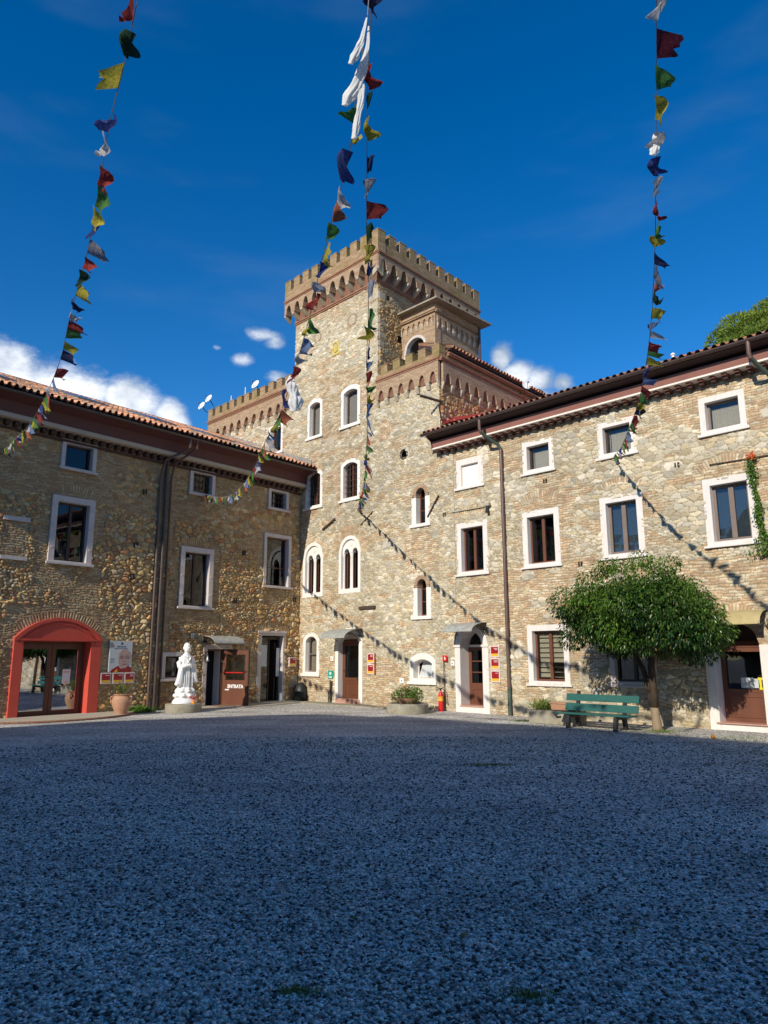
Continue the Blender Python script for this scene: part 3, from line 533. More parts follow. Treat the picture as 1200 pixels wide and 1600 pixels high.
def ground():
    mb = MB(); R = 600
    mb.add([(-R, -R, 0), (R, -R, 0), (R, R, 0), (-R, R, 0)], [(0, 1, 2, 3)]); g = obj('gravel_ground', mb, MAT['gravel']); g['kind'] = 'structure'
    # loose pebbles lying on the near gravel
    n = 150000; u = rng.random(n); dist = 2.3 + 13 * u ** 1.5; ang = (rng.random(n) - .5) * D2R(92)
    x = dist * np.sin(ang); y = dist * np.cos(ang); r = (.0045 + .0075 * rng.random(n) ** 1.7) * (1 + dist * .035)
    t = (1 + 5 ** .5) / 2; ico = np.array([(-1, t, 0), (1, t, 0), (-1, -t, 0), (1, -t, 0), (0, -1, t), (0, 1, t), (0, -1, -t), (0, 1, -t), (t, 0, -1), (t, 0, 1), (-t, 0, -1), (-t, 0, 1)]) / math.sqrt(1 + t * t)
    tri = np.array([(0, 11, 5), (0, 5, 1), (0, 1, 7), (0, 7, 10), (0, 10, 11), (1, 5, 9), (5, 11, 4), (11, 10, 2), (10, 7, 6), (7, 1, 8), (3, 9, 4), (3, 4, 2), (3, 2, 6), (3, 6, 8), (3, 8, 9), (4, 9, 5), (2, 4, 11), (6, 2, 10), (8, 6, 7), (9, 8, 1)])
    J = 1 + .28 * (rng.random((n, 12, 1)) - .5); sc = np.stack([1 + .5 * rng.random(n), .8 + .4 * rng.random(n), .45 + .3 * rng.random(n)], 1)[:, None, :]
    V = ico[None] * J * sc * r[:, None, None]; a = rng.random(n) * 6.28; ca, sa = np.cos(a)[:, None], np.sin(a)[:, None]; tl = (rng.random(n)[:, None] - .5) * .8
    X = V[..., 0] * ca - V[..., 1] * sa; Y = V[..., 0] * sa + V[..., 1] * ca; Zz = V[..., 2] + X * tl
    P = np.stack([X + x[:, None], Y + y[:, None], Zz + (r * .28)[:, None]], -1).reshape(-1, 3)
    Q = (tri[None] + (np.arange(n) * 12)[:, None, None]).reshape(-1, 3)
    g = .22 + .66 * rng.random(n); g = np.where(rng.random(n) < .30, .04 + .10 * rng.random(n), g); C = np.stack([g * 1.04, g * (.94 + .04 * rng.random(n)), g * (.80 + .12 * rng.random(n))], 1); C = np.repeat(C, 12, axis=0)
    o = grid_mesh('loose_gravel', P, Q, C, attr_mat('pebble', .8, .2, 60, .2), None); o['kind'] = 'stuff'; tag(o, 'loose grey and white pebbles covering the near part of the courtyard', 'gravel')
ground()

# ================================================================= BUILDINGS
def merlons(mb, fr, s0, s1, n0, n1, zg, zt, count, duty=.66, cap=True):
    p = (s1 - s0) / (count - 1 + duty); w = p * duty; r = random.Random(count)
    for i in range(count):
        a = s0 + i * p + r.uniform(-.008, .008); dz = r.uniform(-.02, .015); mb.c += 1; mb.hold = True
        mb.box(fr, a, a + w, n0, n1, zg - .001, zt - .035 + dz, 0)
        if cap: mb.box(fr, a - .012, a + w + .012, n0 - .012, n1 + .012, zt - .034 + dz, zt + dz, 0)
        mb.hold = False
def arcade(mb, mc, fr, s0, s1, n0, n1, zs, za, zt, count, pw=.07, drop=.3):
    w = (s1 - s0) / count
    for i in range(count):
        a = s0 + i * w; b = a + w; x0, x1 = a + pw, b - pw; c = (a + b) / 2; H = za - zs
        L = [(x0 + (c - x0) * t, zs + H * (1 - (1 - t) ** 2.0) ** .55) for t in (0, .05, .14, .3, .5, .75, 1)]
        Rr = [(2 * c - x, z) for x, z in L[::-1][1:]]
        mb.prism(fr, [(a, zt), (a, zs)] + L + Rr + [(b, zs), (b, zt)], n0, n1)
    for i in range(count + 1):
        a = s0 + i * w; e0 = a - (pw if i else -.0); e1 = a + (pw if i < count else 0)
        cw_ = min(pw, .075); e0 = a - (cw_ if i else 0); e1 = a + (cw_ if i < count else 0)
        mc.profile(fr, [(n0 - .01, zs - .002), (n1 + .008, zs - .002), (n1 + .008, zs - drop * .35), (n0 + .02, zs - drop), (n0 - .01, zs - drop)], e0 + .004, e1 - .004)
def string(mb, fr, s0, s1, n0, n1, z0, z1, rows=2):
    h = (z1 - z0) / rows
    for k in range(rows): mb.box(fr, s0, s1, n0, n1 + .03 * k, z0 + k * h + .001, z0 + (k + 1) * h - .002 * (k < rows - 1))

castle = thing('castle_tower_building', 'tall honey stone castle with square battlemented tower between the two lower tiled wings', 'castle', FF(2, 0, 0))
WIN = [  # s0, s1, z0, z1, rise, options
    (0.28, 1.18, 9.83, 11.47, .16, dict(cw=.13, glass='glass', wood='greyw', leaves=1, mat='whiteb', curtain='curt', topw=.17)),
    (2.28, 3.32, 9.82, 11.45, .16, dict(cw=.14, glass='glass', wood='greyw', leaves=1, mat='whiteb', curtain='curt', topw=.17)),
    (0.22, 1.26, 7.06, 8.62, .18, dict(cw=.14, bars=3, leaves=2, mat='whiteb')),
    (2.30, 3.34, 7.05, 8.62, .18, dict(cw=.14, bars=4, leaves=2, mat='whiteb')),
    (-2.28, -1.32, 9.72, 10.98, 0, dict(cw=.12, leaves=1, mat='whiteb')),
    (0.28, 1.22, 0.90, 2.46, .26, dict(cw=.15, leaves=1, trans=[.5], mat='whiteb', wood='greyw', curtain='curt')),
]
ARCW = [(5.84, 6.64, 5.68, 6.96, 7.08, 6.66), (5.86, 6.64, 2.74, 4.0, 4.14, 3.72)]
BIF = [(0.20, 1.37, 3.74, 5.78), (2.25, 3.40, 3.76, 5.80)]
holesC = [hole_of(a, b, c, d, e) for a, b, c, d, e, _ in WIN] + [(a + .02, b - .02, c + .04, d - .02, (b - a) / 2 - .03) for a, b, c, d in BIF]
holesC += [(a + .04, b - .04, c + .02, d + .0, .24) for a, b, c, d, e, f in ARCW]
holesC += [(5.76, 6.74, .84, 1.66, .2), (2.20, 3.44, -.4, 2.36, .3), (5.39, 5.65, 8.12, 8.38, .12)]
holesC += [(7.6, 8.76, -.4, 2.42, .5)]
BL = lambda S, Z: ((np.abs(S - 1.05) > 1.0) & (np.abs(S - 1.05) < 1.28) & (Z > 6.6) & (Z < 8.9)) | ((Z > 14.3) & (fbm(S, Z * 2, 9) > .45)) | ((np.abs(S - 6.25) < .75) & (Z > 4.2) & (Z < 5.5)) | ((S < 0.2) & (Z < 4.2) & (S > -.1))
arcsC = [(.74, 8.05, .62, .80, .9), (2.82, 8.05, .62, .80, .9), (2.82, 5.2, .86, .98, 1.4), (2.82, 5.2, .62, .86, 1.5), (.78, 5.2, .62, .76, 1.4), (2.8, 10.9, .62, .74, .8), (.74, 10.9, .62, .74, .8), (2.75, 1.95, .85, 1.05, 1.0), (6.24, 6.62, .32, .44, 1.6), (6.25, 3.66, .32, .44, 1.6)]
def maskC(s, z):
    return ((s < -.62) & (z < 12.16)) | ((s >= -.62) & (s < 4.26) & (z < 15.86)) | ((s >= 4.26) & (s < 7.15) & (z < 10.98)) | ((s >= 7.15) & (z < 8.02))
masonry('front_wall', FF, -7.0, 7.62, -.1, 15.9, .019, holesC, style_front, castle, MAT['stoneF'], maskC, arcs=arcsC, brickf=BL)
# side faces and body
masonry('tower_side_wall', FT, 0, 5.9, 11.0, 15.86, .028, [(1.0, 1.25, 13.0, 13.3, 0), (.35, .6, 14.5, 14.7, 0)], style_rubble, castle, MAT['stoneA'], arcs=[], seed=12, smooth_above=14.2)
masonry('side_wall', FB, 0, 6.5, 7.8, 11.0, .028, [(3.3, 3.5, 9.3, 9.6, 0)], style_rubble, castle, MAT['stoneA'], arcs=[], seed=15, smooth_above=10.2)
mb = MB()
def body(s0, s1, n0, n1, z0, z1, sk=True):
    """box whose sides follow the side direction of the castle"""
    P = []
    for z in (z0, z1):
        for s, n in ((s0, n0), (s1, n0), (s1, n1), (s0, n1)): P.append(FF(s, 0, z) - SD * n if sk else FF(s, n, z))
    mb.add(P, [(0, 3, 2, 1), (4, 5, 6, 7), (0, 1, 5, 4), (1, 2, 6, 5), (2, 3, 7, 6), (3, 0, 4, 7)])
body(-6.95, 7.10, -6.5, -.45, -.1, 10.9); body(-6.95, -.60, -6.0, -.45, 10.9, 12.1); body(-.58, 4.22, -5.8, -.45, 10.9, 15.95); body(4.25, 7.1, -6.3, -2.6, 10.9, 11.25)
obj('inner_body', mb, MAT['inside'], castle)  # core added against light leaks; near-black colour stands for unlit rooms
mb = MB()
for (s0, s1, n0, n1, z0, z1) in ((-7.0, -6.9, -6.4, -.03, 0, 12.14), (-.62, -.56, -5.85, -.03, 12.0, 15.9), (4.2, 4.25, -.5, -.03, 11, 15.8)): body(s0, s1, n0, n1, z0, z1)
obj_each('left_side_wall', mb, MAT['brickT'], castle)

# --- tower crown
pb, pc, pr, pm, pk, pd = MB(), MB(), MB(), MB(), MB(), MB()
N0, N1 = .05, .35
pd.box(FF, -.62, 4.26, -.04, .044, 15.11, 15.9); pd.box(FT, .02, 5.8, -.04, .044, 15.11, 15.9); pd.box(FF, -6.9, -.64, -.04, .038, 11.46, 11.85); pd.box(FF, 4.3, 7.1, -.04, .038, 10.40, 10.80); pd.box(FB, .05, 6.4, -.04, .038, 10.34, 10.76)
arcade(pb, pc, FF, -.97, 4.58, N0, N1, 15.44, 15.80, 15.92, 10, .12)
arcade(pb, pc, FTP, .02, 6.4, N0 - .35, 0, 15.44, 15.80, 15.92, 11, .12)
string(pr, FF, -.97, 4.60, .02, .37, 15.93, 16.03); string(pr, FTP, 0.0, 6.45, -.3, .02, 15.93, 16.03)
string(pr, FF, -.63, 4.27, -.01, .05, 14.98, 15.10); string(pr, FT, 0.0, 5.8, -.01, .05, 14.98, 15.10)
pm.box(FF, -.97, 4.60, -.05, N1, 16.04, 16.46); pm.box(FTP, .41, 6.43, -.40, -.005, 16.04, 16.46)
merlons(pk, FF, -.97, 4.605, -.02, N1 - .003, 16.46, 16.93, 10); merlons(pk, FTP, .02, 6.43, -.36, -.008, 16.46, 16.93, 11)
# far and left sides of the crown
FL = Fr(FF(-.97, .35, 0), SD, (-SD.y, SD.x, 0)); pm.box(FL, .41, 6.43, -.4, 0, 15.93, 16.46); merlons(pk, FL, .5, 6.4, -.36, -.01, 16.46, 16.93, 10)
FK = Fr(FF(-.97, .35, 0) + SD * 6.43, FF.d, -FF.n); pm.box(FK, .4, 5.2, -.4, 0, 15.93, 16.46); merlons(pk, FK, .2, 5.4, -.36, -.01, 16.46, 16.93, 9)
mb2 = MB(); mb2.box(FL, .3, 6.0, -5.4, -.3, 15.90, 16.04); obj('tower_terrace', mb2, MAT['slab'], castle)
# --- left block crown
arcade(pb, pc, FF, -6.98, -.64, .04, .16, 11.48, 11.80, 12.14, 11, .12, .25)
string(pr, FF, -7.02, -.62, .0, .17, 12.15, 12.31, 3); pm.box(FF, -7.02, -.62, -.28, .15, 12.32, 12.52)
merlons(pk, FF, -7.02, -.72, -.26, .147, 12.52, 12.90, 11, .62)
FL2 = Fr(FF(-7.02, .15, 0), SD, (-SD.y, SD.x, 0)); pm.box(FL2, .43, 6.3, -.4, 0, 12.15, 12.52); merlons(pk, FL2, .6, 6.2, -.36, -.01, 12.52, 12.9, 9)
mb2 = MB(); mb2.box(FF, -6.8, -.62, -6.2, -.2, 12.08, 12.16); obj('left_terrace', mb2, MAT['slab'], castle)
# --- right block crown
arcade(pb, pc, FF, 4.28, 7.18, .04, .13, 10.42, 10.74, 11.05, 6, .11, .25); arcade(pb, pc, FB, .02, 6.5, .04, .12, 10.36, 10.70, 11.05, 12, .12, .28)
string(pr, FF, 4.27, 7.22, .0, .14, 11.06, 11.18, 2); string(pr, FB, -.10, 6.5, .0, .14, 11.06, 11.18, 2); string(pr, FB, .25, 6.5, .0, .20, 11.30, 11.42, 2)
pm.box(FF, 4.27, 7.24, -.22, .13, 11.19, 11.34); pm.box(FB, .23, 6.5, -.2, .12, 11.19, 11.29); pm.box(FB, .23, 6.5, -.2, .13, 11.43, 11.50)
merlons(pk, FF, 4.50, 7.24, -.20, .127, 11.34, 11.66, 5, .55); pm.box(FB, 6.1, 6.5, -.3, .14, 11.52, 11.82)
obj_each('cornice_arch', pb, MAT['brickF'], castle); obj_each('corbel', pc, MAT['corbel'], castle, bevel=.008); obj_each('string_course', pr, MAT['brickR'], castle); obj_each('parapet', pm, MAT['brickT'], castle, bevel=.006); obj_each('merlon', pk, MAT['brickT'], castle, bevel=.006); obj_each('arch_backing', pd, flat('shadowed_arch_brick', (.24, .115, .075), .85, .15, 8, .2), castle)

# --- rooftop chamber beside the tower
mb, mc = MB(), MB()
ar = path(4.36, 5.46, 11.6, 13.10, .55, 14); FZ = Fr(FF(0, -1.27, 0), FF.d, FF.n)
mb.prism(FZ, [(4.18, 11.0), (4.36, 11.0)] + ar + [(5.46, 11.0), (5.86, 11.0), (5.86, 14.08), (4.18, 14.08)], -.3, 0)
mb.box(FC, .02, 2.7, -.3, -.002, 10.9, 14.08)
arcade(mb, mc, FZ, 4.22, 5.80, .0, .06, 13.42, 13.58, 13.62, 6, .06, .16); arcade(mb, mc, FC, .1, 2.7, .0, .06, 13.34, 13.56, 13.62, 8, .07, .2)
string(mb, FZ, 4.2, 5.88, 0, .07, 13.74, 13.84, 2); string(mb, FC, 0, 2.7, 0, .07, 13.74, 13.84, 2)
ch = obj('rooftop_chamber', mb, MAT['brickF'], castle); obj_each('corbel', mc, MAT['cream'], ch)
mb = MB(); mb.ring(FZ, path(4.44, 5.38, 11.6, 13.02, .47, 14), path(4.34, 5.48, 11.5, 13.12, .57, 14), -.2, .03); obj('arched_window_rim', mb, MAT['casA'], ch)
mb = MB(); mb.prism(FZ, path(4.44, 5.38, 11.6, 13.02, .47, 14), -.16, -.15); obj('arched_glass', mb, MAT['glassr'], ch)
mb = MB(); mb.box(FZ, 4.5, 4.9, -.26, -.24, 11.6, 12.55); mb.box(FZ, 4.95, 5.3, -.25, -.23, 11.6, 12.4); obj('curtain', mb, MAT['lace'], ch)
mb = MB(); mb.box(FZ, 4.1, 6.18, -2.95, .26, 14.085, 14.14); obj('chamber_roof_slab', mb, MAT['conc'], ch)
mb = MB(); mb.box(FZ, 4.12, 6.16, -2.9, .24, 14.142, 14.16); obj('chamber_roof_tiles', mb, MAT['dent'], ch)
mb = MB(); mb.tube([FC(2.62, .12, 14.0), FC(2.62, .12, 12.2)], .05); obj('chamber_downpipe', mb, MAT['gutter'], ch)
mb = MB(); mb.box(FF, 4.27, 5.5, -.8, -.55, 11.2, 11.72); obj('terrace_wall', mb, MAT['conc'], castle)

def tiled_roof(name, fr, s0, s1, n0, z0, slope, depth, parent, seed=3, pale=(.52, .23, .12), ds=.021, dt=.055, lim=None, amp=1.0):
    a = np.arange(s0, s1, ds); b = np.arange(0, depth, dt); S, T = np.meshgrid(a, b); P = .19; R = .37
    wob = .02 * (vn(S * .8, T * 2, seed) - .5); c = (S + wob) / P; ci = np.floor(c); x = c - ci; rw = T / R + .12 * hsh(ci, ci * 0, seed); ri = np.floor(rw); y = rw - ri
    cov = x < .62; h = np.where(cov, .075 * np.sqrt(np.clip(1 - ((x - .31) / .31) ** 2, 0, 1)) + .01, -.03 * np.sqrt(np.clip(1 - ((x - .81) / .19) ** 2, 0, 1)))
    h = (h + np.where(cov, .034, .02) * (1 - y) + .022 * (hsh(ci, ri, seed + 1) - .5)) * amp
    r = hsh(ci + np.where(cov, 0, .5), ri, seed + 2)[..., None]; r2 = hsh(ci, ri, seed + 4)[..., None]
    col = np.array(pale) * (0.62 + .62 * r); col = np.where(r2 > .86, np.array((.40, .27, .17)) * (.7 + .4 * r), col); col = np.where(r2 < .10, np.array((.24, .13, .08)), col)
    col = np.where(((fbm(S * .7, T * .9, seed + 9)[..., None]) > .60), col * .72 + np.array((.05, .045, .03)), col)
    cs, sn = math.cos(slope), math.sin(slope); base = np.array(root_loc(parent)); d = np.array(fr.d); n = np.array(fr.n); o = np.array(fr.o) - base
    V = o + S[..., None] * d + (n0 - T * cs + h * sn)[..., None] * n; V[..., 2] += z0 + T * sn + h * cs
    nz, ns = S.shape; idx = np.arange(ns * nz).reshape(nz, ns); q = np.stack([idx[:-1, :-1], idx[:-1, 1:], idx[1:, 1:], idx[1:, :-1]], -1)
    keep = np.ones((nz - 1, ns - 1), bool)
    if lim is not None: keep = lim(S[:-1, :-1], T[:-1, :-1])
    return grid_mesh(name, V.reshape(-1, 3), q[keep].reshape(-1, 4), col.reshape(-1, 3), MAT['tile'], parent)
# small tiled roof of the right block, sloping up to the tower
tiled_roof('block_roof', FB, .25, 6.7, .26, 11.56, D2R(20), 1.5, castle, 8, (.42, .2, .12))
mb = MB(); t20 = math.tan(D2R(20)); mb.profile(FB, [(.22, 11.50), (.22, 11.55), (-1.1, 11.55 + 1.32 * t20), (-1.1, 11.3)], .26, 6.6); obj('block_roof_boards', mb, MAT['soffd'], castle)

# --- castle windows
for a, b, c, d, e, k in WIN: window(castle, FF, a, b, c, d, e, **k)
for s0, s1, z0, zt, zb, zj in ARCW:
    mb = MB(); mb.box(FF, s0, s0 + .20, -.26, .03, z0 + .1, zj); mb.box(FF, s1 - .20, s1, -.26, .03, z0 + .1, zj)
    w = obj('window', mb, MAT['whiteb'], castle, bevel=.006)
    mb = MB(); mb.box(FF, s0 - .05, s1 + .05, -.26, .09, z0 - .01, z0 + .095); obj('sill', mb, MAT['whiteb'], w, bevel=.006)
    i0, i1 = s0 + .20, s1 - .20; r = (i1 - i0) / 2
    mb = MB(); k = 12; inn = [((i0 + i1) / 2 + r * math.cos(math.pi - math.pi * i / k), zt - r + r * math.sin(math.pi * i / k)) for i in range(k + 1)]; out = [((i0 + i1) / 2 + (r + .13) * math.cos(math.pi - math.pi * i / k), zt - r + (r + .13) * math.sin(math.pi * i / k)) for i in range(k + 1)]
    for i in range(k): mb.prism(FF, [inn[i], inn[i + 1], out[i + 1], out[i]], -.2, .035)
    mb.box(FF, i0 - .12, i0 - .002, -.2, .02, zj + .002, zt - r); mb.box(FF, i1 + .002, i1 + .12, -.2, .02, zj + .002, zt - r); obj('brick_arch', mb, MAT['brickF'], w)
    pth = path(i0, i1, z0 + .1, zt, r - .001, 12); p2 = path(i0 + .04, i1 - .04, z0 + .15, zt - .04, r - .045, 12)
    mb = MB(); mb.ring(FF, p2, pth, -.22, -.17)
    for q in (.36, .68): mb.box(FF, i0 + .03, i1 - .03, -.215, -.18, z0 + .1 + (zt - z0) * q - .012, z0 + .1 + (zt - z0) * q + .012)
    obj('sash', mb, MAT['brownl'], w); mb = MB(); mb.prism(FF, p2, -.205, -.2); obj('glass', mb, MAT['glassd'], w)
for s0, s1, z0, z1 in BIF:
    r = (s1 - s0) / 2; mb = MB(); cw = .13; mb.ring(FF, path(s0 + cw, s1 - cw, z0 + .16, z1 - cw, r - cw - .001, 14), path(s0, s1, z0, z1, r - .001, 14), -.25, .04)
    c = (s0 + s1) / 2; zc = z1 - r - .02; a0, a1 = s0 + cw + .002, s1 - cw - .002
    # tympanum with two round-headed lights
    lw = .125; cx = [c - .22, c + .22]; pts = [(a0, zc)]
    for q in cx: pts += [(q - lw, zc)] + [(q - lw * math.cos(math.pi * t / 8), zc + .02 + lw * math.sin(math.pi * t / 8)) for t in range(9)] + [(q + lw, zc)]
    top = path(a0, a1, zc, z1 - cw - .002, r - cw - .01, 14)[1:-1]; mb.prism(FF, pts + [(a1, zc)] + top[::-1], -.2, -.03)
    w = obj('window', mb, MAT['whiteb'], castle, bevel=.004)
    mb = MB()
    for q in (a0 + .045, c - .035, c + .035, a1 - .045):
        mb.lathe(FF(q, -.08, z0 + .16), [(.045, 0), (.045, .04), (.032, .07), (.030, zc - z0 - .30), (.05, zc - z0 - .20), (.052, zc - z0 - .162)], 10)
    obj('colonnettes', mb, MAT['whiteb'], w, smooth=True, sharp=.6)
    mb = MB(); k = 16
    mb.prism(FF, [(c + .10 * math.cos(6.283 * i / k), zc + .33 + .10 * math.sin(6.283 * i / k)) for i in range(k)], -.03, -.015); mb.prism(FF, [(c + .03, zc + .30), (c - .03, zc + .30), (c - .02, zc + .33), (c, zc + .38), (c + .02, zc + .37)], -.014, -.004)
    obj('roundel', mb, MAT['whiteb'], w)
    mb = MB(); mb.ring(FF, path(a0 + .1, a1 - .1, z0 + .22, zc + .2), path(a0, a1, z0 + .16, zc + .3), -.24, -.2); mb.box(FF, c - .05, c + .05, -.238, -.205, z0 + .2, zc + .2)
    for q in (cx[0] - .01, cx[1] - .01): mb.box(FF, q - .02, q + .02, -.236, -.21, z0 + .2, zc + .15)
    obj('sash', mb, MAT['brown'], w); mb = MB(); mb.box(FF, a0 + .02, a1 - .02, -.228, -.222, z0 + .17, zc + .25); obj('glass', mb, MAT['glassd'], w)
# white framed low arched window, tilted open
mb = MB(); mb.ring(FF, path(5.86, 6.64, .92, 1.50, .12, 10), path(5.70, 6.79, .80, 1.70, .22, 10), -.28, .05); w = obj('window', mb, MAT['whiteb'], castle, bevel=.008)
mb = MB(); mb.box(FF, 5.64, 6.85, .052, .10, .74, .83); obj('sill', mb, MAT['whiteb'], w, bevel=.006)
mb = MB(); mb.ring(FF, path(5.90, 6.60, .95, 1.46, .10, 8), path(5.86, 6.64, .92, 1.50, .12, 8), -.22, -.19)
for i in range(1): 
    q = [FF(5.95, -.17, .97), FF(6.58, -.17, .97), FF(6.58, -.30, 1.44), FF(6.02, -.30, 1.44)]
    for u in range(4): mb.tube([q[u], q[(u + 1) % 4]], .022, 6)
obj('sash', mb, MAT['white'], w); mb = MB(); mb.add([FF(5.95, -.172, .97), FF(6.58, -.172, .97), FF(6.58, -.302, 1.44), FF(6.02, -.302, 1.44)], [(0, 1, 2, 3)]); obj('glass', mb, MAT['pgrey'], w)
# round flue hole
mb = MB(); k = 20; c = (5.52, 8.245)
mb.ring(FF, [(c[0] + .15 * math.cos(6.283 * i / k), c[1] + .15 * math.sin(6.283 * i / k)) for i in range(k)], [(c[0] + .185 * math.cos(6.283 * i / k), c[1] + .185 * math.sin(6.283 * i / k)) for i in range(k)], -.2, .04); obj('round_vent', mb, MAT['iron'], castle)
# blind roundels and the yellow relief tablet on the tower
mb = MB()
for cs_, cz_, rr in ((2.87, 14.02, .19), (.84, 14.0, .16)): mb.prism(FF, [(cs_ + rr * math.cos(6.283 * i / k), cz_ + rr * math.sin(6.283 * i / k)) for i in range(k)], .0, .035)
obj_each('roundel', mb, MAT['corbel'], castle)
mb = MB()
for cs_, cz_, rr in ((2.87, 14.02, .19), (.84, 14.0, .16)): mb.ring(FF, [(cs_ + rr * math.cos(6.283 * i / k), cz_ + rr * math.sin(6.283 * i / k)) for i in range(k)], [(cs_ + rr * 1.4 * math.cos(6.283 * i / k), cz_ + rr * 1.4 * math.sin(6.283 * i / k)) for i in range(k)], -.01, .045)
obj_each('roundel_ring', mb, MAT['brickF'], castle)
mb = MB(); mb.ring(FF, path(1.78, 2.10, 12.98, 13.40, .1, 6), path(1.72, 2.16, 12.90, 13.48, .14, 6), -.01, .04); mb.prism(FF, [(1.86, 13.02), (2.02, 13.02), (2.04, 13.2), (1.94, 13.36), (1.84, 13.2)], .0, .05); obj('crest_tablet', mb, flat('yellow_crest', (.62, .47, .10), .7, .1), castle)
mb = MB(); mb.box(FF, 1.55, 2.3, .0, .03, 13.72, 13.92); mb.box(FF, 1.62, 2.2, .0, .03, 12.45, 12.62); obj_each('tablet_stone', mb, MAT['corbel'], castle)
# pale dressed blocks (quoins) at the tower corner
mb = MB(); r = random.Random(4); z = 11.95
while z < 14.9:
    h = r.uniform(.20, .34); L = r.uniform(.28, .7); mb.box(FF, 4.262 - L, 4.275, -.05, .028, z, z + h - .02); mb.box(FT, .02, r.uniform(.2, .5), -.04, .03, z, z + h - .02); z += h + (r.uniform(.1, .3) if r.random() < .5 else 0)
for a, zz, ww, hh in ((1.6, 11.35, .5, .32), (3.6, 9.9, .4, .3), (1.45, 9.4, .45, .3), (-.3, 11.6, .3, .25), (-.25, 10.9, .4, .3), (5.9, 10.9, .62, .14), (5.05, 9.1, .4, .25)): mb.box(FF, a, a + ww, -.03, .022, zz, zz + hh)
obj_each('dressed_block', mb, MAT['corbel'], castle, bevel=.015)

# --- door 1 (brown glazed door in a white round-headed surround)
def door1():
    mb = MB(); mb.ring(FF, path(2.28, 3.34, -.02, 2.42, .36, 12), path(2.12, 3.52, -.04, 2.56, .42, 12), -.30, .05); d = obj('door', mb, MAT['whiteb'], castle, bevel=.006)
    mb = MB(); y0, y1, z0, z1 = 2.285, 3.335, .20, 2.10; n = -.22
    mb.ring(FF, path(y0 + .14, y1 - .14, .88, z1 - .14), path(y0, y1, .78, z1), n, n + .06); mb.box(FF, y0, y1, n, n + .055, z0, .779)
    mb.ring(FF, path(y0 + .17, y1 - .17, z0 + .14, .70), path(y0 + .13, y1 - .13, z0 + .10, .74), n + .056, n + .07); mb.box(FF, y0, y1, n - .01, n + .05, z1 + .004, z1 + .08); obj('door_leaf', mb, MAT['brown'], d, bevel=.004)
    mb = MB(); mb.prism(FF, path(y0, y1, z1 + .08, 2.42, .33, 10), n - .005, n + .02); obj('fanlight_panel', mb, MAT['casA'], d)
    mb = MB(); mb.box(FF, y0 + .13, y1 - .13, n + .02, n + .028, .88, z1 - .13); obj('glass', mb, MAT['glassr'], d)
    mb = MB(); mb.tube([FF(y0 + .06, n + .06, 1.12), FF(y0 + .06, n + .11, 1.12), FF(y0 + .17, n + .115, 1.12)], .011); mb.tube([FF(y1 - .30, n + .08, .845), FF(y1 - .02, n + .10, .83)], .01); obj('door_handle', mb, MAT['blackm'], d)
    mb = MB(); mb.box(FF, 2.2, 2.98, -.3, .10, .0, .19); mb.box(FF, 3.1, 3.42, -.3, .07, .0, .19); obj('door_step', mb, MAT['pinkst'], d, bevel=.01)
door1()
def canopy(name, fr, s0, s1, zt, zf, out, mat, parent, ribs=True, curve=1.0):
    """arched sheet awning falling away from the wall, with its side brackets"""
    k = 10; P = []
    for i in range(k + 1):
        t = i / k; n = out * math.sin(t * math.pi / 2 * .98); z = zt - (zt - zf) * (1 - math.cos(t * math.pi / 2)) ** curve; P.append((n, z))
    mb = MB(); pts = P + [(n - .004, z - .018) for n, z in P[::-1]]; mb.profile(fr, pts, s0, s1); c = obj(name, mb, MAT[mat], parent)
    for s in (s0 + .01, s1 - .04):
        mb = MB()
        pts = [(n * .985, z - .02) for n, z in P]; mb.tube([fr(s + .015, n, z) for n, z in pts], .016, 6); mb.tube([fr(s + .015, .01, zt - .02), fr(s + .015, .01, zf - .12)], .014, 6); mb.tube([fr(s + .015, .01, zf - .12), fr(s + .015, out * .6, zt - (zt - zf) * .5)], .010, 6)
        if ribs:
            for q in range(1, 7): nn, zz = pts[q + 1]; mb.tube([fr(s + .015, .01, zf + .02), fr(s + .015, nn * .97, zz - .01)], .007, 5)
        obj('awning_bracket', mb, MAT['blackm'], c)
    return c
canopy('awning', FF, 2.22, 3.50, 2.53, 2.215, .85, 'canopy', castle)

# --- things let into the castle wall: old beam ends, ties, flue
mb = MB(); mb.box(FF, 3.36, 4.16, .0, .09, 3.16, 3.27); obj('beam_end', mb, MAT['iron'], castle, bevel=.01)
for p, q, r in (((1.35, 6.20), (2.05, 6.50), .05), ((3.42, 6.10), (4.03, 6.50), .022), ((3.52, 6.42), (3.95, 6.16), .022), ((6.56, 5.95), (7.04, 6.58), .028)):
    mb = MB(); mb.tube([FF(p[0], .05, p[1]), FF(q[0], .05, q[1])], r, 6); obj('iron_wall_tie', mb, MAT['iron'], castle)
mb = MB(); mb.tube([FF(7.2, .0, 9.66), FF(6.95, .75, 9.74)], .045, 8); mb.tube([FF(7.22, .04, 9.0), FF(7.3, .25, 9.45), FF(7.3, .1, 9.55)], .03, 6); obj('wooden_pole', mb, MAT['iron'], castle)
mb = MB(); mb.tube([FF(-6.5, .1, 11.62), FF(-3.5, .1, 12.25)], .045, 8); obj('slanting_wall_pipe', mb, MAT['pipe'], castle)
# flashing where the left wing's roof meets the castle
mb = MB(); pts = [(-6.0, 11.42), (-3.23, 10.30), (.62, 8.78)]
r = random.Random(2); k = 40; line = [(-6 + 6.62 * i / k, 11.42 + (8.78 - 11.42) * (i / k) + r.uniform(-.03, .04)) for i in range(k + 1)]
mb.prism(FF, [(s, z - .2) for s, z in line] + [(s, z + .16 + r.uniform(-.03, .05)) for s, z in line[::-1]], .0, .07); obj('roof_flashing', mb, MAT['lead'], castle)

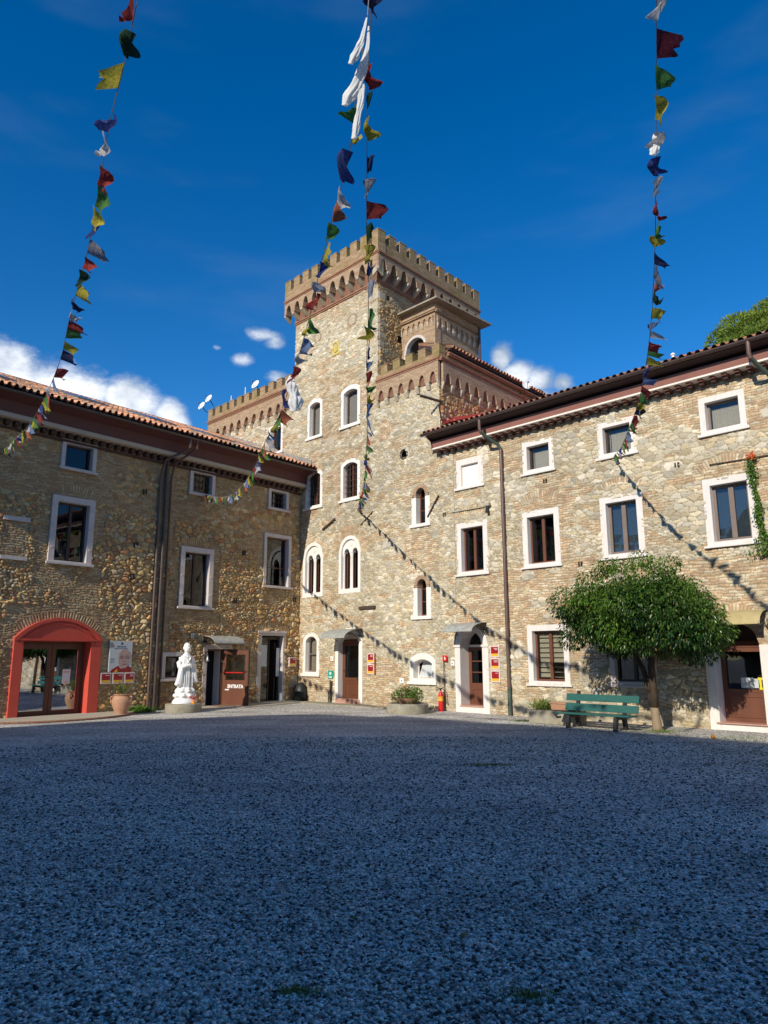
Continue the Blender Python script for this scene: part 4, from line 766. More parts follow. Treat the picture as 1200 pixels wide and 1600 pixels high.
# ================================================================= RIGHT WING
rw = thing('right_wing_building', 'sunlit pale stone wing with white framed windows and a tiled roof on the right side', 'building', FF(12, 0, 0))
RWIN = [(7.76, 8.80, 6.60, 7.56, 'blank'), (10.22, 11.25, 6.62, 7.60, 'A'), (12.60, 13.66, 6.61, 7.61, 'A'), (15.27, 16.31, 6.65, 7.61, 'B'),
        (7.72, 8.89, 3.95, 5.57, 'C'), (10.12, 11.32, 3.97, 5.58, 'C'), (12.54, 13.70, 3.99, 5.61, 'D'), (15.19, 16.34, 4.02, 5.63, 'D'), (10.14, 11.42, .82, 2.42, 'E'), (12.55, 13.75, .85, 2.30, 'F'),
        (17.9, 18.95, 6.65, 7.61, 'B'), (17.8, 18.95, 4.02, 5.63, 'D'), (20.4, 21.5, 4.02, 5.63, 'D')]
holesR = [hole_of(*w[:4]) for w in RWIN] + [(7.6, 8.76, -.4, 2.42, .5), (15.0, 16.2, -.4, 2.36, .58)]
arcsR = [(10.72, 4.95, 1.0, 1.2, .62), (8.3, 4.6, 1.25, 1.4, .5), (13.1, 4.95, 1.0, 1.14, .6), (15.76, 4.95, 1.02, 1.2, .62), (8.2, 1.95, .62, .74, 1.3), (15.6, 1.8, .72, .92, 1.3)]
BR = lambda S, Z: ((S > 14.2) & (Z > 2.5) & (Z < 3.8)) | ((Z > 7.62) & (fbm(S, Z * 3, 19) > .42)) | ((np.abs(S - 10.78) < .9) & (Z < 2.6) & (fbm(S * 2, Z * 2, 3) > .42)) | ((Z > 2.5) & (Z < 3.9) & (S > 9.8) & (S < 11.5) & (fbm(S * 2, Z * 2, 33) > .45))
masonry('front_wall', FF, 7.625, 17.4, -.1, 8.02, .018, holesR, style_front, rw, MAT['stoneF'], arcs=arcsR, seed=3, big=.7, brickf=BR)
masonry('far_front_wall', FF, 17.4, 23.0, -.1, 8.02, .04, holesR, style_front, rw, MAT['stoneF'], arcs=arcsR, seed=3, big=.7, brickf=BR)
mb = MB(); mb.box(FF, 7.3, 23, -8, -.45, -.1, 8.2); obj('inner_body', mb, MAT['inside'], rw)  # added core stops light leaking through, painted dark like an unlit inside
OPT = dict(blank=dict(blank=True, cw=.19, cwb=.1, deep=.14, sill=.08), A=dict(cw=.15, leaves=1, curtain='lace', wood='darkw', open_left=True, glass='glass', sill=.07), B=dict(cw=.14, leaves=1, curtain='lace', wood='greyw', glass='glass', sill=.07),
           C=dict(cw=.17, cwb=.13, leaves=2, wood='brownl', open_left=True, sill=.06, glass='glassr'), D=dict(cw=.165, cwb=.13, leaves=2, wood='greyw', glass='glassr', curtain='greyrefl', sill=.05, fw=.07), E=dict(cw=.16, cwb=.12, leaves=2, wood='brownl', sill=.05, glass='glass'), F=dict(cw=.13, leaves=2, wood='darkw', sill=.05, glass='glassd', mat='casA'))  # in the D windows grey cloth stands for the glass's grey reflection
for a, b, c, d, k in RWIN:
    w = window(rw, FF, a, b, c, d, 0, **OPT[k])
    if k == 'E':
        mb = MB(); nb = 9
        for i in range(nb): zz = c + .22 + (d - c - .42) * i / nb; mb.box(FF, a + .25, a + .59, -.215, -.205, zz, zz + .10); mb.box(FF, a + .66, b - .24, -.215, -.205, zz, zz + .10 if i > 2 else zz + .012)
        obj('blind_slats', mb, MAT['lace'], w)
# eave: corbels, mouldings, soffit, roof
def eave_right():
    S0, S1 = 7.10, 23.0; mb, md = MB(), MB(); s = S0 + .04; 
    while s < S1:
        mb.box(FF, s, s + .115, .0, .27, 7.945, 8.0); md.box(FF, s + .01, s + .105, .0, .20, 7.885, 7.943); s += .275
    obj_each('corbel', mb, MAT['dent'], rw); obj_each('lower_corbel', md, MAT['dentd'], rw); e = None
    mb = MB(); mb.box(FF, S0 - .02, S1, .0, .36, 8.002, 8.045); e = obj('eave_moulding', mb, MAT['mould'], rw)
    mb = MB(); mb.profile(FF, [(.0, 8.047), (.35, 8.047), (.40, 8.24), (.0, 8.24)], S0, S1); obj('fascia', mb, MAT['fascia'], e)
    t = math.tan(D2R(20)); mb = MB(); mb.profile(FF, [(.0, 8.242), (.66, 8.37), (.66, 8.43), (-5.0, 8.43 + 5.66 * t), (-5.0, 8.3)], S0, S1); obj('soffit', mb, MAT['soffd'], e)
    mb = MB(); mb.profile(FF, [(.0, 8.0), (.36, 8.0), (.40, 8.24), (.66, 8.38), (0, 8.4)], S0 - .045, S0 - .022); obj('eave_end_board', mb, MAT['soffit'], e)
    tiled_roof('roof', FF, S0 - .10, S1, .73, 8.48, D2R(20), 6.0, rw, 5, (.50, .21, .13), amp=.5)
    mb = MB(); k = 9; P = [(.72 + .072 * math.cos(math.pi + math.pi * i / k), 8.44 + .072 * math.sin(math.pi + math.pi * i / k)) for i in range(k + 1)]; Q = [(.72 + .064 * math.cos(math.pi + math.pi * i / k), 8.442 + .064 * math.sin(math.pi + math.pi * i / k)) for i in range(k + 1)]
    mb.profile(FF, P + Q[::-1], S0 - .16, S1); obj('gutter', mb, MAT['gutter'], rw)
    for (a, b, gz, nm) in ((9.25, 9.53, 0, 0), (16.72, 16.98, 0, 1)):
        mb = MB(); mb.tube([FF(a, .72, 8.39), FF(a, .72, 8.12), FF(a + .02, .68, 8.0)], .05); mb.tube([FF(b, .10, 7.55), FF(b + .005, .09, 0.0)], .052); d = obj('downpipe', mb, MAT['pipe'], rw, smooth=True, sharp=.9)
        mb = MB(); mb.tube([FF(a + .02, .68, 8.01), FF(a + .1, .45, 7.86), FF(b - .05, .16, 7.7), FF(b, .10, 7.54)], .051); obj('green_pipe_section', mb, MAT['pipeg'], d, smooth=True, sharp=.9); mb = MB(); mb.tube([FF(b + .005, .09, .75), FF(b + .005, .09, 0)], .058); obj('green_pipe_section', mb, MAT['pipeg'], d, smooth=True, sharp=.9)
eave_right()
# lead coloured verge beside the castle's side face: red flashing strip
t = math.tan(D2R(20)); P = []
for i in range(20):
    n = -.02 - 5.7 * i / 19; z = 8.51 + (.73 - n) * t; P.append((n, z))
mb = MB(); V = []
for n, z in P: q = FF(7.15, 0, 0) - SD * n; V += [Vector((q.x, q.y, z + .30 + .02 * n)) + FF.d * .06, Vector((q.x, q.y, z + .13)) + FF.d * .08, Vector((q.x, q.y, z + .11)) + FF.d * .75]
mb.add(V, [(3 * i, 3 * i + 3, 3 * i + 4, 3 * i + 1) for i in range(19)] + [(3 * i + 1, 3 * i + 4, 3 * i + 5, 3 * i + 2) for i in range(19)])
obj('red_roof_flashing', mb, flat('red_flashing_paint', (.60, .10, .06), .6, .1), rw)

def door2():
    mb = MB(); mb.ring(FF, path(7.76, 8.58, .16, 2.30, .40, 14), path(7.56, 8.80, -.05, 2.50, .60, 14), -.46, .04); d = obj('door', mb, MAT['white'], rw, bevel=.008)
    mb = MB(); mb.box(FF, 7.54, 7.785, .042, .07, 1.86, 1.92); mb.box(FF, 8.565, 8.82, .042, .07, 1.86, 1.92); mb.box(FF, 7.765, 8.575, -.42, -.36, 1.86, 1.93); obj('impost_moulding', mb, MAT['white'], d)
    mb = MB(); n = -.42; y0, y1 = 7.77, 8.57; mb.ring(FF, path(y0 + .1, y1 - .1, .82, 1.76), path(y0, y1, .74, 1.855), n, n + .06); mb.box(FF, y0, y1, n, n + .055, .18, .739); mb.ring(FF, path(y0 + .14, y1 - .14, .32, .64), path(y0 + .1, y1 - .1, .28, .68), n + .056, n + .07)
    for q in (1.13, 1.45): mb.box(FF, y0 + .1, y1 - .1, n + .01, n + .05, q - .015, q + .015)
    obj('door_leaf', mb, MAT['brownl'], d, bevel=.003); mb = MB(); mb.box(FF, y0 + .1, y1 - .1, n + .02, n + .026, .82, 1.76); obj('glass', mb, MAT['glassd'], d)
    mb = MB(); c = (y0 + y1) / 2; r = .39
    for i in range(1, 9): a = math.pi * i / 9; mb.tube([FF(c + .1 * math.cos(a), n + .03, 1.93 + .1 * math.sin(a)), FF(c + .39 * math.cos(a), n + .03, 1.93 + .36 * math.sin(a))], .008, 5)
    mb.ring(FF, path(c - .09, c + .09, 1.93, 2.02, .088, 8), path(c - .11, c + .11, 1.925, 2.04, .108, 8), n + .02, n + .04); obj('fanlight_bars', mb, MAT['blackm'], d)
    mb = MB(); mb.prism(FF, path(y0, y1, 1.93, 2.30, .38, 12), n, n + .008); obj('fanlight_glass', mb, MAT['glassd'], d)
    mb = MB(); mb.tube([FF(y1 - .05, n + .06, 1.02), FF(y1 - .05, n + .1, 1.02), FF(y1 - .16, n + .1, 1.03)], .01); obj('door_handle', mb, MAT['corbel'], d)
    mb = MB(); mb.box(FF, 7.74, 8.60, -.40, .06, .162, .20); obj('threshold', mb, MAT['pinkst'], d)
door2(); canopy('awning', FF, 7.68, 8.76, 2.56, 2.30, .72, 'canopy', rw)
def door3():
    mb = MB(); mb.ring(FF, path(15.12, 16.10, .14, 2.30, .48, 14), path(14.92, 16.28, -.05, 2.46, .64, 14), -.40, .03); d = obj('door', mb, MAT['brickF'], rw)
    mb = MB(); mb.box(FF, 14.915, 15.13, -.38, .05, -.03, 1.83); mb.box(FF, 16.09, 16.285, -.38, .05, -.03, 1.83); mb.box(FF, 15.131, 16.089, -.38, .045, -.03, .135); obj('white_jambs', mb, MAT['white'], d, bevel=.006)
    mb = MB(); n = -.34; y0, y1 = 15.135, 16.085; mb.box(FF, y0, y1, n, n + .05, .16, .80); mb.ring(FF, path(y0 + .10, y1 - .10, .87, 1.68), path(y0, y1, .801, 1.77), n, n + .06)
    mb.ring(FF, path(y0 + .14, y1 - .14, .30, .70), path(y0 + .10, y1 - .10, .26, .74), n + .051, n + .064); mb.box(FF, y0, y1, n, n + .06, 1.775, 1.92); obj('door_leaf', mb, MAT['brownl'], d, bevel=.003)
    mb = MB(); mb.box(FF, y0 + .1, y1 - .1, n + .02, n + .026, .86, 1.69); obj('glass', mb, MAT['glassd'], d); mb = MB(); mb.prism(FF, path(y0, y1, 1.92, 2.30, .37, 12), n, n + .02); obj('fanlight_panel', mb, MAT['darkw'], d)
    mb = MB(); mb.box(FF, 15.52, 15.78, n + .028, n + .032, .89, 1.12); mb.box(FF, 15.79, 15.89, n + .034, n + .037, .90, 1.10); obj('paper_notices', mb, MAT['pgrey'], d)
    mb = MB(); mb.box(FF, 15.89, 15.98, n + .062, n + .066, 1.08, 1.13); mb.prism(FF, [(15.91, 1.08), (15.96, 1.08), (15.96, .93), (15.98, .87), (15.90, .87), (15.92, .93)], n + .062, n + .066); obj('yellow_ribbon', mb, flat('yellow_ribbon_cloth', (.8, .6, .02), .6, .03), d)
    mb = MB(); mb.tube([FF(y1 - .05, n + .06, 1.16), FF(y1 - .05, n + .11, 1.16), FF(y1 - .16, n + .11, 1.16)], .012); obj('door_handle', mb, MAT['blackm'], d)
    mb = MB(); mb.box(FF, 15.07, 16.14, -.3, .10, .138, .162); obj('threshold', mb, MAT['pinkst'], d)
door3(); canopy('awning', FF, 14.84, 16.32, 2.58, 2.27, .56, 'canopyb', rw, ribs=False)
mb = MB(); mb.tube([FF(7.55, .03, 5.94), FF(8.85, .03, 5.93)], .012, 5); obj('cable', mb, MAT['blackm'], rw)
mb = MB(); mb.tube([FF(15.4, .03, 5.96), FF(18.5, .03, 5.90)], .018, 5); obj('cable', mb, MAT['iron'], rw)
for s, z in ((7.2, 5.88), (11.85, 3.9), (14.6, 6.05), (10.9, 6.3), (14.3, 2.9), (12.0, 3.2)):
    mb = MB(); mb.box(FF, s - .02, s + .02, .018, .03, z, z + .12); mb.box(FF, s + .05, s + .10, .018, .03, z, z + .12); obj('putlog_shade_plate', mb, MAT['inside'], rw)  # dark plates on the wall face paint the shade inside putlog holes

# ================================================================= LEFT WING
lw = thing('left_wing_building', 'dark ochre rubble stone wing with a red arched doorway on the left', 'building', FA(8, 0, 0))
LWIN = [(8.44, 9.50, 6.90, 7.80, 's'), (8.36, 9.64, 4.16, 6.12, 'm'), (4.12, 5.14, 6.90, 7.80, 'g'), (4.04, 5.34, 3.12, 5.14, 'm'), (.72, 1.72, 6.92, 7.76, 'g'), (.54, 1.86, 4.04, 6.03, 'l'), (4.93, 5.82, .86, 1.74, 't'), (12.4, 13.4, 6.9, 7.8, 's'), (12.3, 13.6, 4.16, 6.12, 'm')]
holesA = [hole_of(*w[:4]) for w in LWIN] + [(7.95, 10.25, -.4, 2.52, .48), (3.42, 4.18, -.4, 1.92, 0), (.76, 1.92, -.4, 2.42, 0)]
arcsA = [(9.0, 4.9, 1.38, 1.6, .55), (1.2, 4.9, 1.30, 1.5, .6), (4.7, 3.9, 1.34, 1.52, .5), (9.1, .75, 1.85, 2.1, .62), (1.3, 1.1, 1.5, 1.72, .5)]
BA = lambda S, Z: ((np.abs(S - 9.0) < 1.0) & (Z > 2.75) & (Z < 6.5) & (fbm(S * 1.6, Z * 1.6, 3) > .40)) | ((np.abs(S - 4.7) < .95) & (Z > 2.6) & (Z < 5.5) & (fbm(S * 1.6, Z * 1.6, 4) > .46)) | ((np.abs(S - 10.55) < .34) & (np.abs(Z - 4.75) < .55)) | ((np.abs(S - 9.1) < 1.5) & (Z < 3.0) & (fbm(S * 1.2, Z * 1.6, 8) > .40)) | ((np.abs(S - 5.95) < .34) & (Z > .5) & (fbm(S * 2, Z * 2, 6) > .35)) | ((np.abs(S - 1.2) < .95) & (Z > 3.4) & (Z < 6.3) & (fbm(S * 2, Z * 2, 26) > .48)) | (Z > 7.75)
masonry('front_wall', FA, 0.0, 11.8, -.1, 8.0, .019, holesA, style_rubble, lw, MAT['stoneA'], arcs=arcsA, brickf=BA, smooth_above=5.75)
masonry('near_front_wall', FA, 11.8, 17.0, -.1, 8.0, .04, holesA, style_rubble, lw, MAT['stoneA'], arcs=arcsA, brickf=BA, smooth_above=5.75)
mb = MB(); mb.box(FA, .3, 17, -9, -.5, -.1, 8.2); obj('inner_body', mb, MAT['inside'], lw)  # core put in to keep light out, its darkness is painted on
for a, b, c, d, k in LWIN:
    kw = dict(s=dict(cw=.12, cwb=.09, leaves=1, wood='darkw', glass='glassd'), m=dict(cw=.17, cwb=.10, leaves=2, wood='darkw', glass='glassd', curtain='curt'), l=dict(cw=.13, cwb=.08, leaves=1, wood='brown', glass='glassr', trans=[.38]), g=dict(cw=.13, cwb=.10, leaves=1, wood='darkw', glass='glassd', bars=4), t=dict(cw=.13, cwb=.10, leaves=1, wood='darkw', glass='glassd'))[k]
    w = window(lw, FA, a, b, c, d, 0, mat='casA', sill=.08, proud=.065, **kw)
    if k == 'm':
        mb = MB()
        for zz in (c + .45, c + 1.05, d - .35): mb.box(FA, a + .05, a + .12, .066, .085, zz, zz + .05); mb.box(FA, b - .12, b - .05, .066, .085, zz, zz + .05)
        obj('shutter_hinge', mb, MAT['casA'], w)
# blind brick niche
mb = MB(); mb.box(FA, 10.2, 10.9, .0, .06, 5.22, 5.34); mb.box(FA, 10.2, 10.9, .0, .07, 4.16, 4.26); obj('blind_niche_slabs', mb, MAT['casA'], lw)
def eave_left():
    S0, S1 = .12, 17.0; t = math.tan(D2R(22.3)); mb = MB(); md = MB(); s = .3
    mb.box(FA, S0, S1, .0, .40, 7.94, 8.06); e = obj('eave_moulding', mb, MAT['cream'], lw)
    while s < S1: md.box(FA, s, s + .11, .0, .22, 7.80, 7.93); s += .25
    obj_each('corbel', md, MAT['dentd'], lw); md = MB(); md.box(FA, S0, S1, .0, .10, 7.70, 7.765); obj('lower_moulding', md, MAT['dentd'], e)
    mb = MB(); mb.profile(FA, [(.0, 8.062), (.36, 8.062), (.42, 8.40), (.84, 8.50), (.84, 8.53), (-5.9, 8.53 + 6.74 * t), (-5.9, 8.4)], S0, S1); obj('soffit', mb, MAT['soffit'], e)
    tiled_roof('roof', FA, -.7, S1, .92, 8.585, D2R(22.3), 6.9, lw, 3, (.62, .30, .17), lim=lambda S, T: (S > .10) | (T > 1.25))
    tiled_roof('rear_roof_slope', Fr(FA(0, -11, 0), FA.d, -FA.n), -.6, S1, -.0, 9.6, D2R(18), 5.2, lw, 6, (.6, .28, .16), ds=.06, dt=.12)
    mb = MB(); mb.tube([FA(-.4, -5.62, 8.585 + 6.54 * t + .03), FA(S1, -5.62, 8.585 + 6.54 * t + .03)], .09, 8); obj('roof_ridge', mb, MAT['dent'], lw)
    mb = MB(); k = 9; P = [(.90 + .07 * math.cos(math.pi + math.pi * i / k), 8.52 + .07 * math.sin(math.pi + math.pi * i / k)) for i in range(k + 1)]; Q = [(.90 + .062 * math.cos(math.pi + math.pi * i / k), 8.522 + .062 * math.sin(math.pi + math.pi * i / k)) for i in range(k + 1)]
    mb.profile(FA, P + Q[::-1], S0 + .0, S1); obj('gutter', mb, MAT['gutter'], lw)
    for (a, b, r, m, n) in ((5.78, 6.25, .042, 'pipe', .08), (5.95, 6.05, .055, 'gutter', .10), (5.52, 5.86, .034, 'pipe', .08)):
        mb = MB(); top = [FA(a, .9, 8.46), FA(a, .9, 8.2), FA(a + .08, .62, 8.05), FA(b, .30, 7.78), FA(b, n + .06, 7.5), FA(b, n, 7.2)] if m != 'gutter' else [FA(b, n, 7.85)]
        mb.tube(top + [FA(b, n, 4.0), FA(b, n, 0.0)], r, 10); obj('downpipe', mb, MAT[m], lw, smooth=True, sharp=.9)
    rz = lambda q: 8.585 + (q) * math.sin(D2R(22.3))
    for s, q0, q1 in ((12.6, 1.0, 2.4), (10.7, 1.6, 3.0), (7.4, 2.6, 4.2), (5.2, 1.9, 3.6), (3.2, 1.2, 2.8), (1.5, .9, 2.2)):
        mb = MB(); cs_, sn = math.cos(D2R(22.3)), math.sin(D2R(22.3)); V = []
        for h in (.07, .15):
            for ss, q in ((s, q0), (s + 1.05, q0), (s + 1.05, q1), (s, q1)): V.append(FA(ss, .92 - q * cs_ + h * sn, 8.585 + q * sn + h * cs_))
        mb.add(V, [(0, 3, 2, 1), (4, 5, 6, 7), (0, 1, 5, 4), (1, 2, 6, 5), (2, 3, 7, 6), (3, 0, 4, 7)]); w = obj('skylight', mb, MAT['alu'], lw)
        mb = MB(); V = [FA(ss, .92 - q * cs_ + .155 * sn, 8.585 + q * sn + .155 * cs_) for ss, q in ((s + .07, q0 + .07), (s + .98, q0 + .07), (s + .98, q1 - .07), (s + .07, q1 - .07))]; mb.add(V, [(0, 1, 2, 3)]); obj('glass', mb, MAT['solar'], w)
eave_left()
def red_door():
    mb = MB(); inn = path(8.19, 10.08, 0.02, 2.02, 0, 12); out = path(7.87, 10.34, -.04, 2.66, .55, 12)
    mb.ring(FA, inn, out, -.34, .09); d = obj('door', mb, MAT['redp'], lw, bevel=.008)
    k = 16; arc = [(7.87 + 2.47 * i / k) for i in range(k + 1)]; top = lambda s, e: float(arc_top(np.array(s), 7.87, 10.34, 2.66, .55)) - e
    mb = MB()
    for e0, e1, n1 in ((0.0, .075, .135), (.14, .17, .115)):
        sc = lambda s, e: 9.105 + (s - 9.105) * (1 - e * .75)
        for i in range(k): mb.prism(FA, [(sc(arc[i], e0), top(arc[i], e0)), (sc(arc[i + 1], e0), top(arc[i + 1], e0)), (sc(arc[i + 1], e1), top(arc[i + 1], e1)), (sc(arc[i], e1), top(arc[i], e1))], .088, n1)
    mb.box(FA, 7.86, 10.35, .088, .13, 2.04, 2.09); obj('arch_moulding', mb, MAT['redp'], d)
    mb = MB(); n = -.32; a, b, z1 = 8.195, 10.075, 2.015; c = (a + b) / 2
    for x0, x1 in ((a + .05, c - .004), (c + .004, b - .05)): mb.ring(FA, path(x0 + .11, x1 - .11, .16, z1 - .2), path(x0, x1, .03, z1 - .05), n + .01, n + .06)
    mb.ring(FA, path(a + .048, b - .048, .025, z1 - .045), path(a, b, .0, z1), n, n + .075); obj('door_leaves', mb, MAT['brown'], d, bevel=.003)
    mb = MB(); mb.box(FA, a + .15, c - .1, n + .03, n + .036, .15, z1 - .19); mb.box(FA, c + .1, b - .15, n + .03, n + .036, .15, z1 - .19); obj('glass', mb, glass_mat('mirror_like_door_glass', (.45, .47, .5), .55, .01, .015), d)
    mb = MB(); mb.tube([FA(c + .06, n + .06, 1.05), FA(c + .06, n + .12, 1.05), FA(c + .18, n + .12, 1.05)], .012); obj('door_handle', mb, MAT['blackm'], d)
    mb = MB(); mb.box(FA, 8.55, 8.78, n + .04, n + .044, .86, 1.26); obj('paper_notice', mb, MAT['wht'], d)
    mb = MB(); mb.box(FA, 8.58, 8.75, n + .045, n + .047, 1.17, 1.20); mb.box(FA, 8.58, 8.70, n + .045, n + .047, .90, .92); obj_each('notice_lettering', mb, MAT['orange'], d)
red_door()
def entrance():
    mb = MB(); mb.box(FA, 4.12, 4.28, -.30, .04, -.02, 1.84); mb.box(FA, 3.30, 3.44, -.30, .02, -.02, 1.84); mb.box(FA, 3.10, 4.28, -.30, .045, 1.842, 2.0); d = obj('entrance_door', mb, MAT['casA'], lw, bevel=.008)
    mb = MB(); mb.ring(FA, path(3.49, 4.07, .03, 1.79), path(3.442, 4.118, .0, 1.84), -.1, -.02); obj('door_frame', mb, MAT['brown'], d)
    mb = MB(); mb.box(FA, 3.46, 3.50, -.44, -.12, .0, 1.8); obj('inner_reveal', mb, MAT['plaster'], d)
    # leaf swung open, seen with its lettering towards the courtyard
    q = (FA.n * .97 - FA.d * .24).normalized(); nn = Vector((0, 0, 1)).cross(q); nn = nn if nn.dot(FA.d) > 0 else -nn
    FL_ = Fr(FA(3.42, .0, 0), q, nn)
    W = 1.02; mb = MB(); mb.ring(FL_, path(.12, W - .12, .84, 1.66), path(.0, W, .03, 1.80), -.025, .025); mb.box(FL_, .115, W - .115, -.02, .018, .15, .835)
    # fill the lower rail
    mb.box(FL_, .115, W - .115, -.024, .024, .155, .22); mb.box(FL_, .115, W - .115, -.024, .024, .76, .838); L_ = obj('door_leaf', mb, MAT['brownl'], d, bevel=.003)
    mb = MB(); mb.ring(FL_, path(.0, W, .03, 1.80), path(-.03, W + .035, .0, 1.835), -.03, .03); obj('dark_leaf_edge', mb, MAT['darkw'], L_)
    mb = MB(); mb.box(FL_, .1, W - .1, -.004, .004, .83, 1.67); obj('glass', mb, MAT['glassr'], L_)
    mb = MB(); mb.tube([FL_(.06, .06, 1.08), FL_(.86, .06, 1.08)], .018); obj('push_bar', mb, MAT['red'], L_)
    text_obj('lettering', 'ENTRATA', .155, FL_, .22, .03, .585, MAT['wht'], L_, flip=False, bold=.006, width=.93)
    mb = MB(); mb.box(FL_, .12, .28, .026, .03, .51, .545); obj('white_label', mb, MAT['wht'], L_)
    mb = MB(); mb.tube([FL_(W - .05, .03, 1.12), FL_(W - .05, .07, 1.12), FL_(W - .14, .075, 1.12)], .01); obj('door_handle', mb, MAT['blackm'], L_)
entrance(); canopy('awning', FA, 3.06, 4.28, 2.28, 2.03, .62, 'canopy', lw)
def door4():
    mb = MB(); mb.box(FA, 1.82, 2.0, -.28, .04, -.05, 2.33); mb.box(FA, .68, .82, -.28, .04, -.05, 2.33); mb.box(FA, .68, 2.0, -.28, .045, 2.332, 2.49); mb.box(FA, .66, 2.02, .046, .075, 2.42, 2.5); d = obj('door', mb, MAT['casA'], lw, bevel=.008)
    mb = MB(); n = -.2; mb.ring(FA, path(1.34, 1.74, .06, 2.24), path(1.30, 1.80, .0, 2.3), n, n + .05); mb.box(FA, .83, 1.295, n, n + .05, 2.2, 2.3); mb.box(FA, .83, .90, n, n + .05, 0, 2.195); mb.box(FA, .95, 1.0, n - .25, n - .02, 0, 2.1)
    obj('door_leaf', mb, MAT['darkw'], d); mb = MB(); mb.box(FA, 1.33, 1.75, n + .02, n + .026, .05, 2.25); obj('glass', mb, MAT['glassr'], d)
    mb = MB(); mb.box(FA, 1.40, 1.70, n + .03, n + .034, 1.25, 2.0); mb.box(FA, .84, 1.0, -.12, -.116, .9, 1.9); obj('paper_notices', mb, MAT['pgrey'], d)
    mb = MB(); mb.box(FA, .8, 1.84, -.3, .08, .0, .05); obj('threshold', mb, MAT['conc'], d)
door4()
for s, z in ((6.9, 4.9), (6.95, 3.9), (2.7, 5.1), (3.0, 3.4), (.25, 3.6), (6.7, 6.6)):
    mb = MB(); mb.box(FA, s, s + .05, .045, .06, z, z + .17); mb.box(FA, s + .09, s + .14, .045, .06, z - .02, z + .15); obj('putlog_shade_plate', mb, MAT['inside'], lw)  # raised dark plates, coloured like the shade of putlog openings
mb = MB(); mb.box(FA, .10, .47, -.02, .05, .50, .93); w = obj('meter_box_door', mb, MAT['conc'], lw)

# ================================================================= REAR BUILDING (behind the viewer, throws the courtyard's shade)
rb = thing('rear_building', 'tall stone building closing the courtyard on the shady side', 'building', FF(18, 26, 0))
mb = MB(); prof = [(6.85, -.1), (6.85, 6.0), (6.65, 8.3), (7.9, 9.45), (8.75, 10.35), (10.05, 11.15), (12.1, 11.45), (14.2, 11.55), (16, 11.85), (17.7, 11.95), (36, 11.95), (36, -.1)]
mb.prism(FF, prof, 24.4, 34); w = obj('wall', mb, flat('shaded_rear_masonry', (.36, .29, .19), .9, .2, 2, .5, 12, fine=.4), rb)
for i in range(8):
    for j in range(3):
        s = 13.5 + i * 2.8; z = .9 + j * 3.7; mb = MB(); mb.ring(FF, path(s + .15, s + 1.05, z + .12, z + 1.55), path(s, s + 1.2, z, z + 1.7), 24.36, 24.43); w = obj('window', mb, MAT['casA'], rb)
        mb = MB(); mb.box(FF, s + .15, s + 1.05, 24.375, 24.385, z + .12, z + 1.55); obj('glass', mb, MAT['solar'], w)
mb = MB(); mb.box(FF, 12.0, 36, 23.6, 24.38, 11.2, 11.35); obj('roof', mb, MAT['soffd'], rb)

